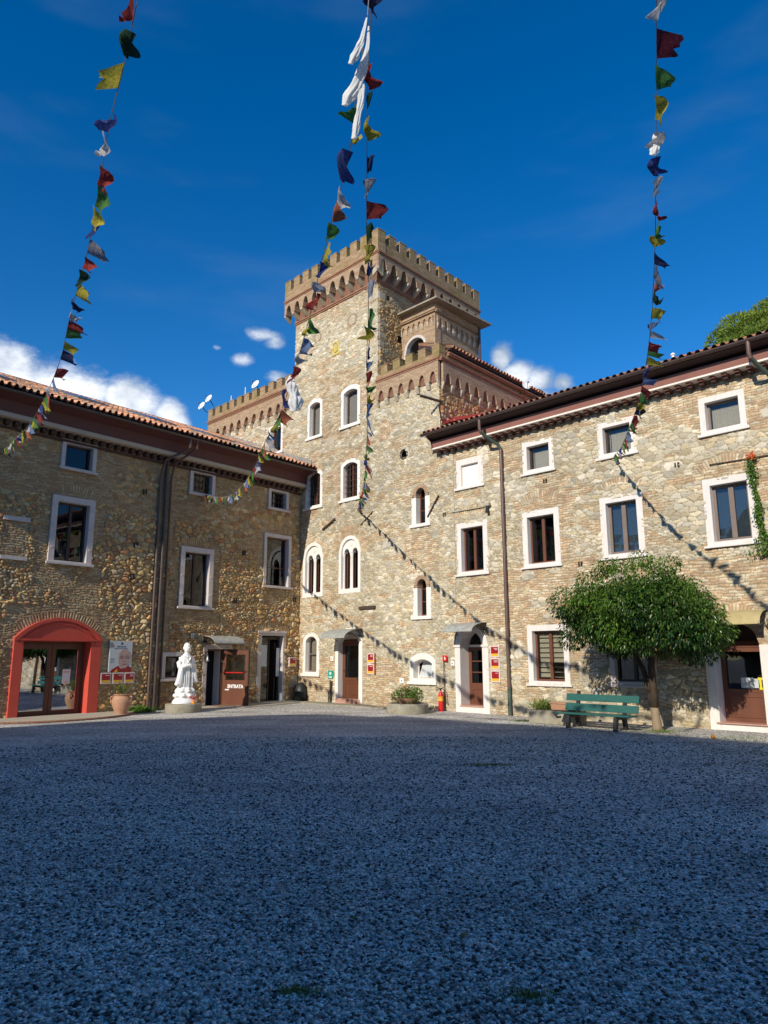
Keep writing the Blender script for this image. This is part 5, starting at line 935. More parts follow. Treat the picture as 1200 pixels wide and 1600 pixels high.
# ================================================================= FLAG STRINGS
STR = {
 'R': ([(2.8,6.23,8.18),(2.99,6.79,7.94),(3.18,7.37,7.61),(3.39,8.05,7.26),(3.71,9.02,6.96),(4.3,10.93,6.62),(4.78,12.82,6.34),(5.11,14.36,6.28),(5.6,16.48,6.42),(5.92,18.06,6.62)],
  'wh,-0.039,0.33,-0.013,0.04 dr,0.431,0.92,0.26,0.068 gn,0.97,1.401,0.113,0.113 ye,1.461,1.84,0.087,0.131 wh,2.059,2.401,-0.03,0.06 bk,2.442,2.763,-0.039,0.031 wh,2.783,3.04,0.032,0.016 rd,3.081,3.381,0.073,0.13 gn,3.446,3.714,0.084,0.1 ye,3.694,3.881,-0.017,0.051 bn,3.933,4.095,0.176,0.158 gy,4.11,4.258,0.144,0.18 og,4.272,4.402,0.092,0.074 gd,4.431,4.576,0.095,0.038 ye,4.591,4.729,0.137,0.098 bl,4.744,4.875,0.03,0.04 wh,4.884,4.982,0.287,0.082 rd,5,5.151,0.189,0.084 gn,5.151,5.248,0.278,0.085 ye,5.258,5.389,0.294,0.065 bk,5.452,5.583,0.034,0.022 bl,5.583,5.725,0.251,0.046 rd,5.725,5.882,0.163,0.163 gn,5.882,6.099,0.143,0.095 ye,6.134,6.332,0.123,0.098 bn,6.249,6.516,0.125,0.125 rd,6.615,6.872,0.129,0.103 gn,6.821,7.123,0.119,0.185 ye,6.974,7.172,0.067,0.161'),
 'C': ([(-0.11,5.81,7.74),(-0.16,6.48,7.43),(-0.18,7.14,7.19),(-0.21,8.22,6.93),(-0.21,9.06,6.8),(-0.23,10.03,6.52),(-0.27,10.89,6.29),(-0.3,12.6,5.9),(-0.35,14.06,5.72),(-0.51,17.53,5.75),(-0.94,25.0,6.72)],
  'bn,-0.043,0.229,0.025,-0.012 rd,0.747,1.091,0.053,0.079 gd,1.11,1.417,0.034,-0.014 ye,1.525,1.929,0.07,0.07 bn,2.052,2.291,0.073,0.015 gy,2.352,2.601,0.045,0.015 rd,2.649,2.917,0.252,0.047 gd,2.957,3.364,0.082,0.016 ye,3.395,3.861,0.068,0.085 bk,3.832,4.177,0.053,0.018 wh,4.226,4.56,0.091,0.036 ye,5.159,5.493,-0.02,0.078 gn,4.783,5.266,0.124,0.057 bn,5.639,5.948,0.081,0.04 bl,5.975,6.226,0.083,0.021 rd,6.247,6.409,0.085,0.043 gn,6.409,6.552,0.098,0.065 ye,6.552,6.768,0.101,0.045 bl,6.745,7.031,0.092,0.046'),
 'L': ([(-0.14,5.6,7.35),(-0.24,6.05,7.05),(-0.36,6.72,6.78),(-0.59,7.57,6.6),(-0.8,8.32,6.38),(-0.99,9.08,6.16),(-1.27,10.05,5.92),(-1.68,11.34,5.58),(-2.16,12.69,5.45),(-2.72,14.54,5.39),(-3.6,17.26,5.56),(-4.69,20.31,6.09),(-6.03,23.85,6.97)],
  'bk,1.945,2.418,-0.027,0.055 gn,1.284,1.548,-0.077,0.051 ye,1.69,1.871,0.092,0.013 wh,2.457,2.74,0.071,0.186 og,2.719,3.092,0.088,0.133 gn,3.069,3.404,0.076,0.121 ye,3.454,3.841,0.094,0.157 bk,3.841,4.165,0.064,0.113 wh,4.278,4.538,0.033,0.066 rd,4.538,4.914,0.034,0.085 gn,4.971,5.349,0.088,0.176 ye,5.26,5.497,0.054,0.089 bl,5.555,5.893,0.148,0.148 wh,5.839,6.126,0.038,0.076 rd,6.126,6.339,0.019,0.078 bk,6.598,6.882,-0.061,0.082 og,6.97,7.281,0.192,0.192 gn,7.169,7.483,0.087,0.196 ye,7.281,7.569,0.022,0.132'),
 'X': ([(-2.24,5.56,7.48),(-2.54,6.1,7.31),(-2.87,6.65,7.12),(-3.26,7.41,6.9),(-3.82,8.48,6.66),(-4.5,9.64,6.44),(-5.18,10.89,6.3),(-6.23,12.63,6.29),(-7.56,14.74,6.43),(-9.08,17.01,6.8),(-10.78,19.57,7.27)],
  'rd,-0,0.305,-0.118,0.118 gd,0.483,0.915,0.049,0.031 ye,0.999,1.446,-0.242,0.077 bk,1.84,2.155,-0.054,0.094 wh,2.155,2.463,-0.055,0.152 rd,2.664,2.953,0.101,0.13 gn,2.953,3.27,0.104,0.178 ye,3.252,3.49,0.061,0.184 bk,3.49,3.696,0.047,0.047 gy,3.751,3.96,0.259,0.178 rd,4,4.184,0.15,0.166 gd,4.205,4.418,0.077,0.119 ye,4.462,4.664,0.21,0.175 bn,4.675,4.877,0.072,0.126 wh,4.877,5.13,0.074,0.074 rd,5.13,5.321,0.283,0.151 gn,5.265,5.521,0.269,0.077 ye,5.579,5.788,0.218,0.158 bn,5.803,6.03,0.244,0.142 rd,6.215,6.438,0.214,0.064'),
}
FCOL = dict(bk='bk', bn='bn', bl='bl', wh='wh', gy='gy', rd='rd', dr='dr', og='og', gn='gn', gd='gd', ye='ye')
def catmull(P, n=24):
    P = np.array(P); P = np.vstack([2 * P[0] - P[1], P, 2 * P[-1] - P[-2]]); o = []
    for i in range(1, len(P) - 2):
        for k in range(n):
            t = k / n; o.append(.5 * ((2 * P[i]) + (-P[i - 1] + P[i + 1]) * t + (2 * P[i - 1] - 5 * P[i] + 4 * P[i + 1] - P[i + 2]) * t * t + (-P[i - 1] + 3 * P[i] - 3 * P[i + 1] + P[i + 2]) * t ** 3))
    o.append(P[-2]); return np.array(o)
def flag_mesh(p0, p1, off, rnd, ragged=.2):
    """a square of thin cloth knotted to the cord along one edge, blown and folded"""
    na, nb = 7, 7; p0, p1, off = Vector(p0), Vector(p1), Vector(off); ax = (p1 - p0); nn = ax.cross(off); nn = nn.normalized() if nn.length > 1e-6 else Vector((0, -1, 0))
    ph, fr_, pin = rnd.uniform(0, 6), rnd.uniform(3, 6), rnd.uniform(.1, .9); tp = rnd.uniform(.15, .5); L = off.length; V = []
    wid = max(.0, .25 - L) * .4
    for j in range(nb):
        b = j / (nb - 1)
        for i in range(na):
            a = i / (na - 1); ac = a + (pin - a) * tp * b ** 1.2
            w = nn * (math.sin(a * fr_ + ph + b * 2.2) * (.018 + wid * .8) * (.3 + b)) + nn * (wid * math.sin(b * math.pi * 1.7 + ph) * .8)
            P = p0 + ax * ac + off * (b * (1 + .16 * math.sin(a * 5 + ph))) + w
            if j == nb - 1: P += off * rnd.uniform(-ragged, ragged) * .6 + ax * rnd.uniform(-.04, .04)
            P.z -= .02 * math.sin(a * math.pi) * b
            V.append(P)
    mb = MB(); mb.add(V, [(j * na + i, j * na + i + 1, (j + 1) * na + i + 1, (j + 1) * na + i) for j in range(nb - 1) for i in range(na - 1)]); return mb
def bundle(pts, rad, rnd, seg=30):
    """knotted hanging scarf: a gathered tube of cloth with deep folds"""
    P = catmull(pts, 10); n = len(P); V = []
    for i, p in enumerate(P):
        t = i / (n - 1); r = np.interp(t, np.linspace(0, 1, len(rad)), rad); tg = Vector(P[min(i + 1, n - 1)] - P[max(i - 1, 0)]).normalized(); a = tg.cross(Vector((.2, .9, .1))).normalized(); b = tg.cross(a)
        for k in range(seg):
            w = 6.283 * k / seg; q = r * (1 + .34 * math.sin(w * 3 + t * 4) + .22 * math.sin(w * 7 - t * 9) + .12 * math.sin(t * 19 + w * 2) + rnd.uniform(-.05, .05)); V.append(Vector(p) + (a * math.cos(w) + b * math.sin(w) * .55) * q)
    mb = MB(); mb.add(V, [(i * seg + k, i * seg + (k + 1) % seg, (i + 1) * seg + (k + 1) % seg, (i + 1) * seg + k) for i in range(n - 1) for k in range(seg)]); return mb
SLAB = dict(X='string of faded prayer flags nearest the left edge, crossing the left wing roof', L='string of prayer flags curving from centre top down to the left wing wall',
            C='string of prayer flags hanging straight down in front of the tower corner', R='string of prayer flags on the right, ending beside an upper window')
ENDS = dict(X=(-13.6, 22.9, 8.1), L=None, C=None, R=None)
for key, (pts, dat) in STR.items():
    rnd = random.Random(hash(key) % 7 + 11 if False else ord(key)); P = list(pts)
    if ENDS[key]: P.append(ENDS[key])
    C_ = catmull(P); t = thing('prayer_flag_string', SLAB[key], 'prayer flags', C_[-1], 'strings of prayer flags')
    head = {'R': FF(27.0, 24.2, 12.2), 'C': FF(24.6, 24.2, 12.6), 'L': None, 'X': FF(20.5, 24.2, 12.3)}[key]
    mb = MB(); line = [Vector(q) for q in C_[::4]] + [Vector(C_[-1])]
    if head is not None: line = [head, head.lerp(line[0], .5) + Vector((0, 0, -.9)), line[0].lerp(head, .12) + Vector((0, 0, -.12))] + line
    else: line = [Vector((-.105, 5.5, 7.82))] + line
    mb.tube(line, .0055, 5); obj('cord', mb, MAT['cord'], t)
    def at(i):
        i *= 24; a = int(max(0, min(i, len(C_) - 2))); return C_[a] + (C_[a + 1] - C_[a]) * (i - a)
    last = 0
    for it in dat.split():
        c, i0, i1, dx, dy = it.split(','); i0, i1, dx, dy = map(float, (i0, i1, dx, dy)); p0, p1 = at(i0), at(i1); last = max(last, i1)
        k = .88; obj('flag', flag_mesh(p0, p1, (dx * k, rnd.uniform(-.10, .06) * (1 if abs(dx) < .15 else .5), -dy * k), rnd), MAT[FCOL[c]], t, smooth=True)
    # the far end: evenly knotted flags
    i = last + .01; seq = ['bl', 'wh', 'og', 'gn', 'ye', 'bk', 'wh', 'rd', 'gn', 'ye']; q = 0
    while i < len(P) - 1.02:
        step = .27 / max(.05, float(np.linalg.norm(at(i + .02) - at(i))) / .02); p0, p1 = at(i), at(i + step)
        obj('flag', flag_mesh(p0, p1, (rnd.uniform(-.02, .13), rnd.uniform(-.12, .12), -rnd.uniform(.13, .24)), rnd), MAT[seq[q % 10]], t, smooth=True); q += 1; i += step * rnd.uniform(1.08, 1.35)
rr_ = random.Random(3)
for k_, (pts, rad, lab) in enumerate((
        ([(-.148, 5.604, 7.33), (-.195, 5.629, 7.119), (-.248, 5.652, 7.004), (-.295, 5.67, 6.90)], [.005, .016, .028, .036, .018], 'upper short white silk scarf knotted high on the middle flag string'),
        ([(-.133, 5.695, 7.33), (-.145, 5.736, 7.13), (-.193, 5.765, 6.952), (-.252, 5.80, 6.807), (-.318, 5.817, 6.691), (-.35, 5.828, 6.60)], [.005, .016, .034, .048, .05, .024], 'largest white silk scarf billowing from the middle flag string'),
        ([(-.193, 5.80, 6.80), (-.211, 5.828, 6.632), (-.241, 5.857, 6.487), (-.265, 5.889, 6.30)], [.016, .027, .022, .028, .022], 'narrow white scarf tail hanging below the largest scarf'),
        ([(-1.433, 10.56, 5.86), (-1.433, 10.605, 5.689), (-1.384, 10.638, 5.524), (-1.364, 10.673, 5.33)], [.02, .075, .06, .10, .06], 'crumpled white scarf tied where the flag string passes the tower edge'),
        ([(3.20, 7.45, 7.60), (3.20, 7.47, 7.53), (3.19, 7.49, 7.45), (3.17, 7.5, 7.36)], [.02, .045, .035, .05, .03], 'small white scarf knotted on the right flag string'),
        )):
    mb = bundle(pts, rad, rr_); o = obj('silk_scarf', mb, MAT['silk'], None, smooth=True, loc=pts[0]); tag(o, lab, 'scarf', 'white scarves tied on the flag strings')

# ================================================================= PLANTS
def leaves(name, P, ax, up, L, W, mat, parent, cv, loc=None, fold=.25):
    """many separate leaf blades: four corner diamonds folded along the midrib"""
    n = len(P); ax = ax / np.linalg.norm(ax, axis=1, keepdims=True); sd = np.cross(ax, up); sd /= np.maximum(np.linalg.norm(sd, axis=1, keepdims=True), 1e-6); nr = np.cross(sd, ax)
    L = np.broadcast_to(L, (n,))[:, None]; W = np.broadcast_to(W, (n,))[:, None]
    base = P; tip = P + ax * L - np.array([0, 0, 1]) * L * .15; m1 = P + ax * L * .45 + sd * W * .5 + nr * W * fold; m2 = P + ax * L * .45 - sd * W * .5 + nr * W * fold; mid = P + ax * L * .5
    b0 = np.array(root_loc(parent)) if parent is not None else (np.array(loc) if loc is not None else np.zeros(3))
    V = np.stack([base, m1, tip, m2, mid], 1).reshape(-1, 3) - b0; k = (np.arange(n) * 5)[:, None]; q = np.concatenate([k + [0, 1, 4], k + [1, 2, 4], k + [2, 3, 4], k + [3, 0, 4]], 0)
    o = grid_mesh(name, V, q, np.repeat(np.broadcast_to(np.asarray(cv)[:, None], (n, 3)), 5, axis=0), MAT[mat], parent, smooth=False)
    if parent is None and loc is not None: o.location = loc
    return o
def rdir(n, r): v = r.normal(size=(n, 3)); return v / np.linalg.norm(v, axis=1, keepdims=True)
def citrus():
    r = np.random.default_rng(5); base = FF(14.25, 1.25, 0); t = thing('citrus_tree', 'round crowned dark green citrus tree with a pale leaning trunk beside the bench', 'tree', base)
    mb = MB(); mb.tube([FF(14.27, 1.25, -.03), FF(14.25, 1.25, .10), FF(14.23, 1.25, .35), FF(14.21, 1.25, .55)], [.14, .105, .09, .085], 12); tk = obj('trunk', mb, MAT['barkl'], t, smooth=True)
    mb = MB(); mb.tube([FF(14.21, 1.25, .52), FF(14.12, 1.25, .85), FF(14.04, 1.28, 1.3), FF(13.8, 1.4, 1.9), FF(13.4, 1.6, 2.5)], [.084, .065, .055, .05, .03], 10); mb.tube([FF(14.22, 1.25, .5), FF(14.24, 1.28, .9), FF(14.25, 1.32, 1.4), FF(14.5, 1.5, 2.0), FF(14.9, 1.6, 2.7)], [.095, .085, .075, .055, .03], 10)
    for a, b in (((13.9, 1.35, 1.7), (12.9, 1.8, 2.3)), ((14.4, 1.4, 1.8), (15.4, 1.9, 2.4)), ((14.2, 1.3, 1.5), (14.1, 2.4, 2.4)), ((14.1, 1.3, 1.6), (14.3, 1.0, 3.2)), ((13.6, 1.5, 2.2), (13.0, 1.1, 3.0))): mb.tube([FF(*a), FF(*[(x + y) / 2 + .05 for x, y in zip(a, b)]), FF(*b)], [.04, .03, .015], 7)
    obj('limbs', mb, MAT['bark'], tk, smooth=True)
    # crown: lumps of leaf sprays over a flattened dome with an open underside
    lum = []
    for i in range(135):
        th = r.uniform(0, 6.283); ph = math.acos(r.uniform(-.42, 1)); q = r.uniform(.55, 1.0)
        s = 14.20 + 1.72 * q * math.sin(ph) * math.cos(th); n = 1.62 + 1.30 * q * math.sin(ph) * math.sin(th); z = 2.18 + 1.20 * q * math.cos(ph) + r.uniform(-.12, .12)
        if n < .18: n = .18 + r.uniform(0, .2)
        lum.append((s, n, z, r.choice([.18, .26, .36, .46])))
    for s, n, z in ((12.95, 1.6, 3.35), (13.6, 1.5, 3.62), (14.3, 1.6, 3.72), (14.9, 1.5, 3.55), (13.3, 1.4, 3.62), (15.2, 1.5, 3.1)): lum.append((s, n, z, .24))
    Ps, As, Ls = [], [], []
    for s, n, z, R in lum:
        c = np.array(FF(s, n, z)); m = int(520 * (R / .36) ** 2); d = rdir(m, r); rad = R * r.uniform(.45, 1.08, m) ** .6; p = c + d * rad[:, None] * np.array([1.15, 1.15, .8]); a = d * .8 + rdir(m, r) * .55 + np.array([0, 0, -.55]); Ps.append(p); As.append(a)
    P = np.concatenate(Ps); A = np.concatenate(As); n = len(P); up = rdir(n, r) * .5 + np.array([0, 0, 1.0])
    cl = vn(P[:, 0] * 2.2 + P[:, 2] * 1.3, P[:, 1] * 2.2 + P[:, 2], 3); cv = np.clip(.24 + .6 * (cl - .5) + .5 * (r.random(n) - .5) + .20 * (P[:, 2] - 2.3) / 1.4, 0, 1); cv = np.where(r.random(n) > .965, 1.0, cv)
    kd = r.random(n) > .012
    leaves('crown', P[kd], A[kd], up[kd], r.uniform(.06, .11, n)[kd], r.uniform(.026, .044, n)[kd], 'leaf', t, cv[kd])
    k2 = ~kd; leaves('dry_leaves', P[k2], A[k2], up[k2], .09, .04, 'leafy', t, r.random(k2.sum()))
    # thin upright shoots
    sh = []
    for i in range(60):
        th = r.uniform(0, 6.283); q = r.uniform(.2, 1.0); s0_ = 14.08 + 1.6 * q * math.cos(th); n0_ = max(.3, 1.62 + 1.3 * q * math.sin(th)); z0_ = 2.12 + 1.34 * math.sqrt(1 - q * q) ; h = r.uniform(.15, .42)
        for k in range(12): sh.append((np.array(FF(s0_ + r.normal() * .03, n0_ + r.normal() * .03, z0_ + h * k / 12)), rdir(1, r)[0] + np.array([0, 0, .6])))
    P = np.array([a for a, b in sh]); A = np.array([b for a, b in sh]); leaves('shoots', P, A, rdir(len(P), r), .085, .036, 'leaf', t, r.uniform(.4, 1, len(P)))
citrus()
def pine():
    r = np.random.default_rng(9);  t = thing('stone_pine', 'broad green pine crown rising behind the right wing roof', 'tree', (27.5, 44, 0))
    mb = MB(); mb.tube([(27.5, 44, 0), (27.3, 44, 8), (27.6, 44, 13), (27, 44, 18)], [.55, .45, .38, .2], 10)
    for dx, dy, dz in ((-5, -1, 19.5), (4, 1, 20), (-2, 2, 22), (1, -2, 23)): mb.tube([(27.4, 44, 14), (27.4 + dx * .5, 44 + dy * .5, (14 + dz) / 2), (27.4 + dx, 44 + dy, dz)], [.25, .18, .08], 7)
    obj('trunk', mb, MAT['bark'], t, smooth=True); lum = []
    for i in range(150):
        th = r.uniform(0, 6.283); q = math.sqrt(r.uniform(0, 1)); R0 = 8.0; x = R0 * q * math.cos(th); y = R0 * .8 * q * math.sin(th); z = 6.6 * math.sqrt(max(0, 1 - q * q)) - .3 + r.uniform(-1.2, .2); lum.append((28.6 + x, 44 + y, 18.0 + z, r.uniform(.8, 1.5)))
    Ps, As = [], []
    for x, y, z, R in lum:
        m = int(430 * R); d = rdir(m, r); d[:, 2] = np.abs(d[:, 2]) * .9 - .15; p = np.array([x, y, z]) + d * (R * r.uniform(.7, 1.05, m))[:, None]; Ps.append(p); As.append(d + rdir(m, r) * .6 + np.array([0, 0, .5]))
    P = np.concatenate(Ps); A = np.concatenate(As); n = len(P); cv = np.clip(.45 + .9 * (vn(P[:, 0] * 1.1 + P[:, 2], P[:, 1] + P[:, 2] * 1.1, 4) - .5) + .4 * (r.random(n) - .5), 0, 1)
    leaves('crown', P, A, rdir(n, r), r.uniform(.20, .36, n), r.uniform(.07, .12, n), 'pine', t, cv)
pine()
def blades(name, label, cat, c, n, R, h, seed, mat='grass', parent=None, W=.012, droop=.5, part=None, cvb=.5):
    r = np.random.default_rng(seed); P = np.array(c) + np.stack([r.normal(size=n) * R[0], r.normal(size=n) * R[1], np.zeros(n)], 1); A = rdir(n, r) * droop + np.array([0, 0, 1.0]); H = r.uniform(.4, 1, n) * h
    o = leaves(name, P, A, rdir(n, r), H, W, mat, parent, np.clip(r.normal(cvb, .25, n), 0, 1), loc=None if parent is not None else c)
    if parent is None: tag(o, label, cat)
    return o
TUFT = 'weeds growing on the gravel'
for i, (s, n, cnt, R, h, lab) in enumerate(((14.45, 1.5, 260, (.22, .12), .09, 'low weeds around the foot of the citrus tree trunk'), (10.8, 1.35, 200, (.16, .12), .07, 'flat patch of weeds left of the bench, near the low stone trough'),
        (7.25, 1.2, 220, (.2, .1), .07, 'green weeds at the right side of the round concrete planter'), (6.35, 1.55, 60, (.08, .08), .06, 'tiny weeds at the left side of the round concrete planter'),
        (16.1, 1.6, 240, (.4, .2), .05, 'sparse weeds on sunlit gravel by the far right doorway'), (14.75, 7.9, 260, (.2, .07), .05, 'dark weed patch lying in the shaded open gravel'))):
    o = blades('weeds', lab, 'weeds', FF(s, n, 0), cnt, R, h, 30 + i); o['kind'] = 'stuff'
for i, (x, y, lab) in enumerate(((-.43, 3.9, 'small moss and grass tuft at the bottom edge, left of middle'), (.68, 3.85, 'grass tuft at the bottom edge, right of middle'))):
    o = blades('weeds', lab, 'weeds', (x, y, 0), 260, (.06, .03), .035, 50 + i, W=.006); o['kind'] = 'stuff'
# hanging creeper beside the upper window on the right
def creeper():
    r = np.random.default_rng(21); t = thing('hanging_creeper', 'leafy creeper with orange flowers trailing down the wall at the right edge', 'plant', FF(16.45, .1, 3.7)); P = []
    for z in np.arange(3.75, 5.9, .012):
        w = .06 + .035 * math.sin(z * 7) + (.30 * max(0, (4.35 - z) / .6)); c = 16.36 + .03 * math.sin(z * 3) + max(0, (4.5 - z)) * .28
        for k in range(4 + int(w * 22)): P.append(FF(c + r.normal() * w * .6, .08 + abs(r.normal()) * .07, z + r.normal() * .02))
    P = np.array(P); n = len(P); leaves('foliage', P, rdir(n, r) + np.array([-.3, -.3, -.7]), rdir(n, r), r.uniform(.05, .09, n), .035, 'leaf', t, np.clip(r.normal(.65, .3, n), 0, 1))
    mb = MB(); mb.tube([FF(16.36, .04, z) for z in (5.9, 5.2, 4.6)] + [FF(16.6, .04, 3.8)], .012, 5); obj('stem', mb, MAT['bark'], t)
    P = np.array([FF(16.36 + r.normal() * .06, .1 + r.random() * .06, 5.92 + r.normal() * .04) for i in range(70)]); leaves('flowers', P, rdir(70, r), rdir(70, r), .06, .035, 'leafy', t, r.random(70)); 
    mb = MB()
    for i in range(16): p = FF(16.36 + r.normal() * .07, .14 + r.random() * .05, 5.93 + r.normal() * .04); mb.tube([p, p + Vector((r.normal() * .03, -.02, .045))], [.012, .022], 5)
    obj('orange_flowers', mb, MAT['flower'], t)
creeper()

# ================================================================= COURTYARD OBJECTS
def bench():
    t = thing('park_bench', 'green two slat garden bench with black supports beside the citrus tree', 'bench', FF(13.1, 1.7, 0))
    a, b = 12.22, 14.02
    for z0, z1, n0 in ((.36, .525, 1.60), (.575, .735, 1.535)):
        mb = MB(); P = [FF(s, n, z) for s in (a, b) for n, z in ((n0, z0), (n0 + .035, z0 + .004), (n0 + .035 - .045, z1), (n0 - .045, z1 - .004))]; mb.add(P, [(0, 1, 2, 3), (7, 6, 5, 4), (0, 4, 5, 1), (1, 5, 6, 2), (2, 6, 7, 3), (3, 7, 4, 0)]); obj('back_slat', mb, MAT['green'], t, bevel=.006)
    for k in range(3): mb = MB(); mb.box(FF, a - .02, b + .0, 1.66 + k * .135, 1.78 + k * .135, .295 + .004 * k, .33 + .004 * k); obj('seat_slat', mb, MAT['green'], t, bevel=.006)
    for s in (12.52, 13.68):
        mb = MB(); mb.profile(FF, [(1.50, .80), (1.455, .80), (1.56, .30), (1.50, .0), (1.60, .0), (1.66, .22), (1.92, .24), (1.98, .0), (2.08, .0), (2.02, .292), (1.64, .292)], s - .04, s + .04); obj('leg', mb, MAT['blackm'], t, bevel=.008)
    for s in (12.26,): mb = MB(); mb.tube([FF(s, 1.62, .33), FF(s, 2.04, .31), FF(s, 2.10, .27), FF(s, 2.04, .22), FF(s, 1.9, .22)], .022, 8); obj('armrest', mb, MAT['blackm'], t)
bench()
def trough():
    t = thing('stone_trough', 'low grey stone trough left of the bench with a grassy plant', 'planter', FF(11.6, 1.45, 0)); mb = MB(); mb.box(FF, 11.18, 12.5, 1.15, 1.62, 0, .32); obj('basin', mb, MAT['conc'], t, bevel=.02)
    mb = MB(); mb.box(FF, 11.28, 12.4, 1.24, 1.53, .31, .335); obj('soil', mb, MAT['bark'], t); blades('spider_plant', '', '', FF(11.5, 1.4, .32), 420, (.12, .09), .42, 61, parent=t, W=.02, droop=.85, cvb=.8)
    t2 = thing('window_box', 'terracotta flower box behind the left end of the bench', 'planter', FF(12.05, 1.35, .33)); mb = MB(); P = [FF(s, n, z) for z, e in ((.338, .03), (.50, 0)) for s, n in ((11.72 + e, 1.28 + e), (12.42 - e, 1.28 + e), (12.42 - e, 1.5 - e), (11.72 + e, 1.5 - e))]; mb.add(P, [(0, 3, 2, 1), (4, 5, 6, 7), (0, 1, 5, 4), (1, 2, 6, 5), (2, 3, 7, 6), (3, 0, 4, 7)]); obj('box', mb, MAT['terra'], t2)
    mb = MB(); mb.box(FF, 11.705, 12.435, 1.265, 1.515, .48, .51); obj('rim', mb, MAT['terra'], t2, bevel=.005)
trough()
def round_planter():
    c = FF(6.86, 1.36, 0); t = thing('round_planter', 'round concrete planter ring with a bushy plant under the small arched window', 'planter', c)
    mb = MB(); mb.lathe(c, [(.60, 0), (.61, .03), (.60, .24), (.57, .275), (.50, .28), (.49, .22)], 36, wob=.006); obj('ring', mb, MAT['conc'], t, smooth=True, sharp=.5); mb = MB(); mb.lathe(c, [(.495, .2), (.48, .24)], 24); obj('soil', mb, MAT['bark'], t)
    mb = MB(); mb.lathe(c, [(.22, .24), (.33, .36), (.36, .42), (.34, .42), (.30, .38)], 24); obj('bowl', mb, MAT['terra'], t, smooth=True, sharp=.5)
    r = np.random.default_rng(4); P, A = [], []
    for i in range(26):
        th = r.uniform(0, 6.283); q = r.uniform(0, 1) ** .5; cc = np.array(c) + np.array([.40 * q * math.cos(th), .40 * q * math.sin(th), .46 + r.uniform(-.05, .22) * (1 - q * .6)]); m = 75; d = rdir(m, r); P.append(cc + d * .12); A.append(d + np.array([0, 0, .3]))
    P = np.concatenate(P); A = np.concatenate(A); n = len(P); leaves('foliage', P, A, rdir(n, r), r.uniform(.035, .06, n), .028, 'leaf', t, np.clip(r.normal(.6, .3, n), 0, 1))
    P = np.array(c) + np.stack([r.normal(size=240) * .10 - .05, r.normal(size=240) * .1, .62 + r.normal(size=240) * .09], 1); leaves('dry_flower_heads', P, rdir(240, r), rdir(240, r), .05, .03, 'leafy', t, r.random(240))
round_planter()
mb = MB(); mb.tube([FF(6.0, 1.3, .02), FF(6.1, 1.35, .05), FF(6.3, 1.3, .03), FF(6.2, 1.2, .06), FF(5.95, 1.25, .05)], .02, 6); o = obj('garden_hose', mb, MAT['teal'], None, smooth=True, loc=FF(6, 1.3, 0)); tag(o, 'short turquoise hose end lying left of the round planter', 'hose')
def extinguisher():
    c = FF(7.14, .22, 0); t = thing('fire_extinguisher', 'red fire extinguisher standing against the sunlit wall', 'fire extinguisher', c)
    mb = MB(); mb.lathe(c, [(.07, 0), (.075, .03), (.075, .46), (.06, .52), (.03, .56), (.028, .60)], 20); obj('cylinder', mb, MAT['red'], t, smooth=True, sharp=.6)
    mb = MB(); mb.lathe(c, [(.077, .30), (.0772, .38)], 20); obj('yellow_label', mb, MAT['yel'], t); mb = MB(); mb.lathe(c, [(.077, .385), (.0772, .43)], 20); obj('orange_label', mb, MAT['orange'], t)
    mb = MB(); q = FF(7.14, .22, .60); mb.tube([q, q + Vector((0, 0, .06))], .025, 8); mb.tube([q + Vector((-.02, 0, .05)), q + Vector((.10, -.02, .09))], .012, 6); mb.tube([q + Vector((0, 0, .03)), q + Vector((-.13, -.03, .10)), q + Vector((-.15, -.03, -.02)), q + Vector((-.02, -.06, .06)), q + Vector((.10, -.05, .03)), q + Vector((.14, -.04, -.22))], .011, 7); mb.tube([q + Vector((.14, -.04, -.20)), q + Vector((.15, -.04, -.36))], [.014, .026], 8); obj('valve_and_hose', mb, MAT['blackm'], t)
    p = thing('extinguisher_sign_post', 'thin grey pole with a small red flag sign above the fire extinguisher', 'sign', FF(7.19, .12, 0)); mb = MB(); mb.tube([FF(7.19, .09, 0), FF(7.16, .09, 1.45)], .012, 6); obj('pole', mb, MAT['iron'], p)
    mb = MB(); mb.box(FF, 7.13, 7.30, .08, .10, 1.45, 1.62); obj('sign_plate', mb, MAT['red'], p); mb = MB(); mb.box(FF, 7.20, 7.225, .101, .104, 1.49, 1.58); mb.box(FF, 7.235, 7.25, .101, .104, 1.49, 1.56); obj('pictogram', mb, MAT['wht'], p)
extinguisher()
# plaques
plaque('door_plaque', 'upper of two maroon and yellow plaques right of the glazed main door', FF, 3.77, 4.09, 1.37, 1.70, 1, group='small maroon and yellow plaques'); plaque('door_plaque', 'lower of two maroon and yellow plaques right of the glazed main door', FF, 3.77, 4.09, 1.01, 1.345, 0, group='small maroon and yellow plaques')
plaque('door_plaque', 'topmost of three stacked plaques between the arched door and the downpipe', FF, 8.88, 9.20, 1.56, 1.89, 1, group='small maroon and yellow plaques'); plaque('door_plaque', 'middle of three stacked plaques between the arched door and the downpipe', FF, 8.88, 9.20, 1.22, 1.545, 1, group='small maroon and yellow plaques'); plaque('door_plaque', 'lowest of three stacked plaques between the arched door and the downpipe', FF, 8.88, 9.20, .87, 1.205, 0, group='small maroon and yellow plaques')
for s0, s1, k, w in ((7.50, 7.83, 0, 'left'), (7.11, 7.46, 0, 'middle'), (6.75, 7.08, 1, 'right')): plaque('door_plaque', w + ' one of three plaques in a row under the monk poster', FA, s0, s1, .83, 1.15, k, group='small maroon and yellow plaques')
plaque('door_plaque', 'single framed maroon plaque right of the tall narrow doorway', FA, .20, .54, 1.24, 1.57, 0, group='small maroon and yellow plaques')
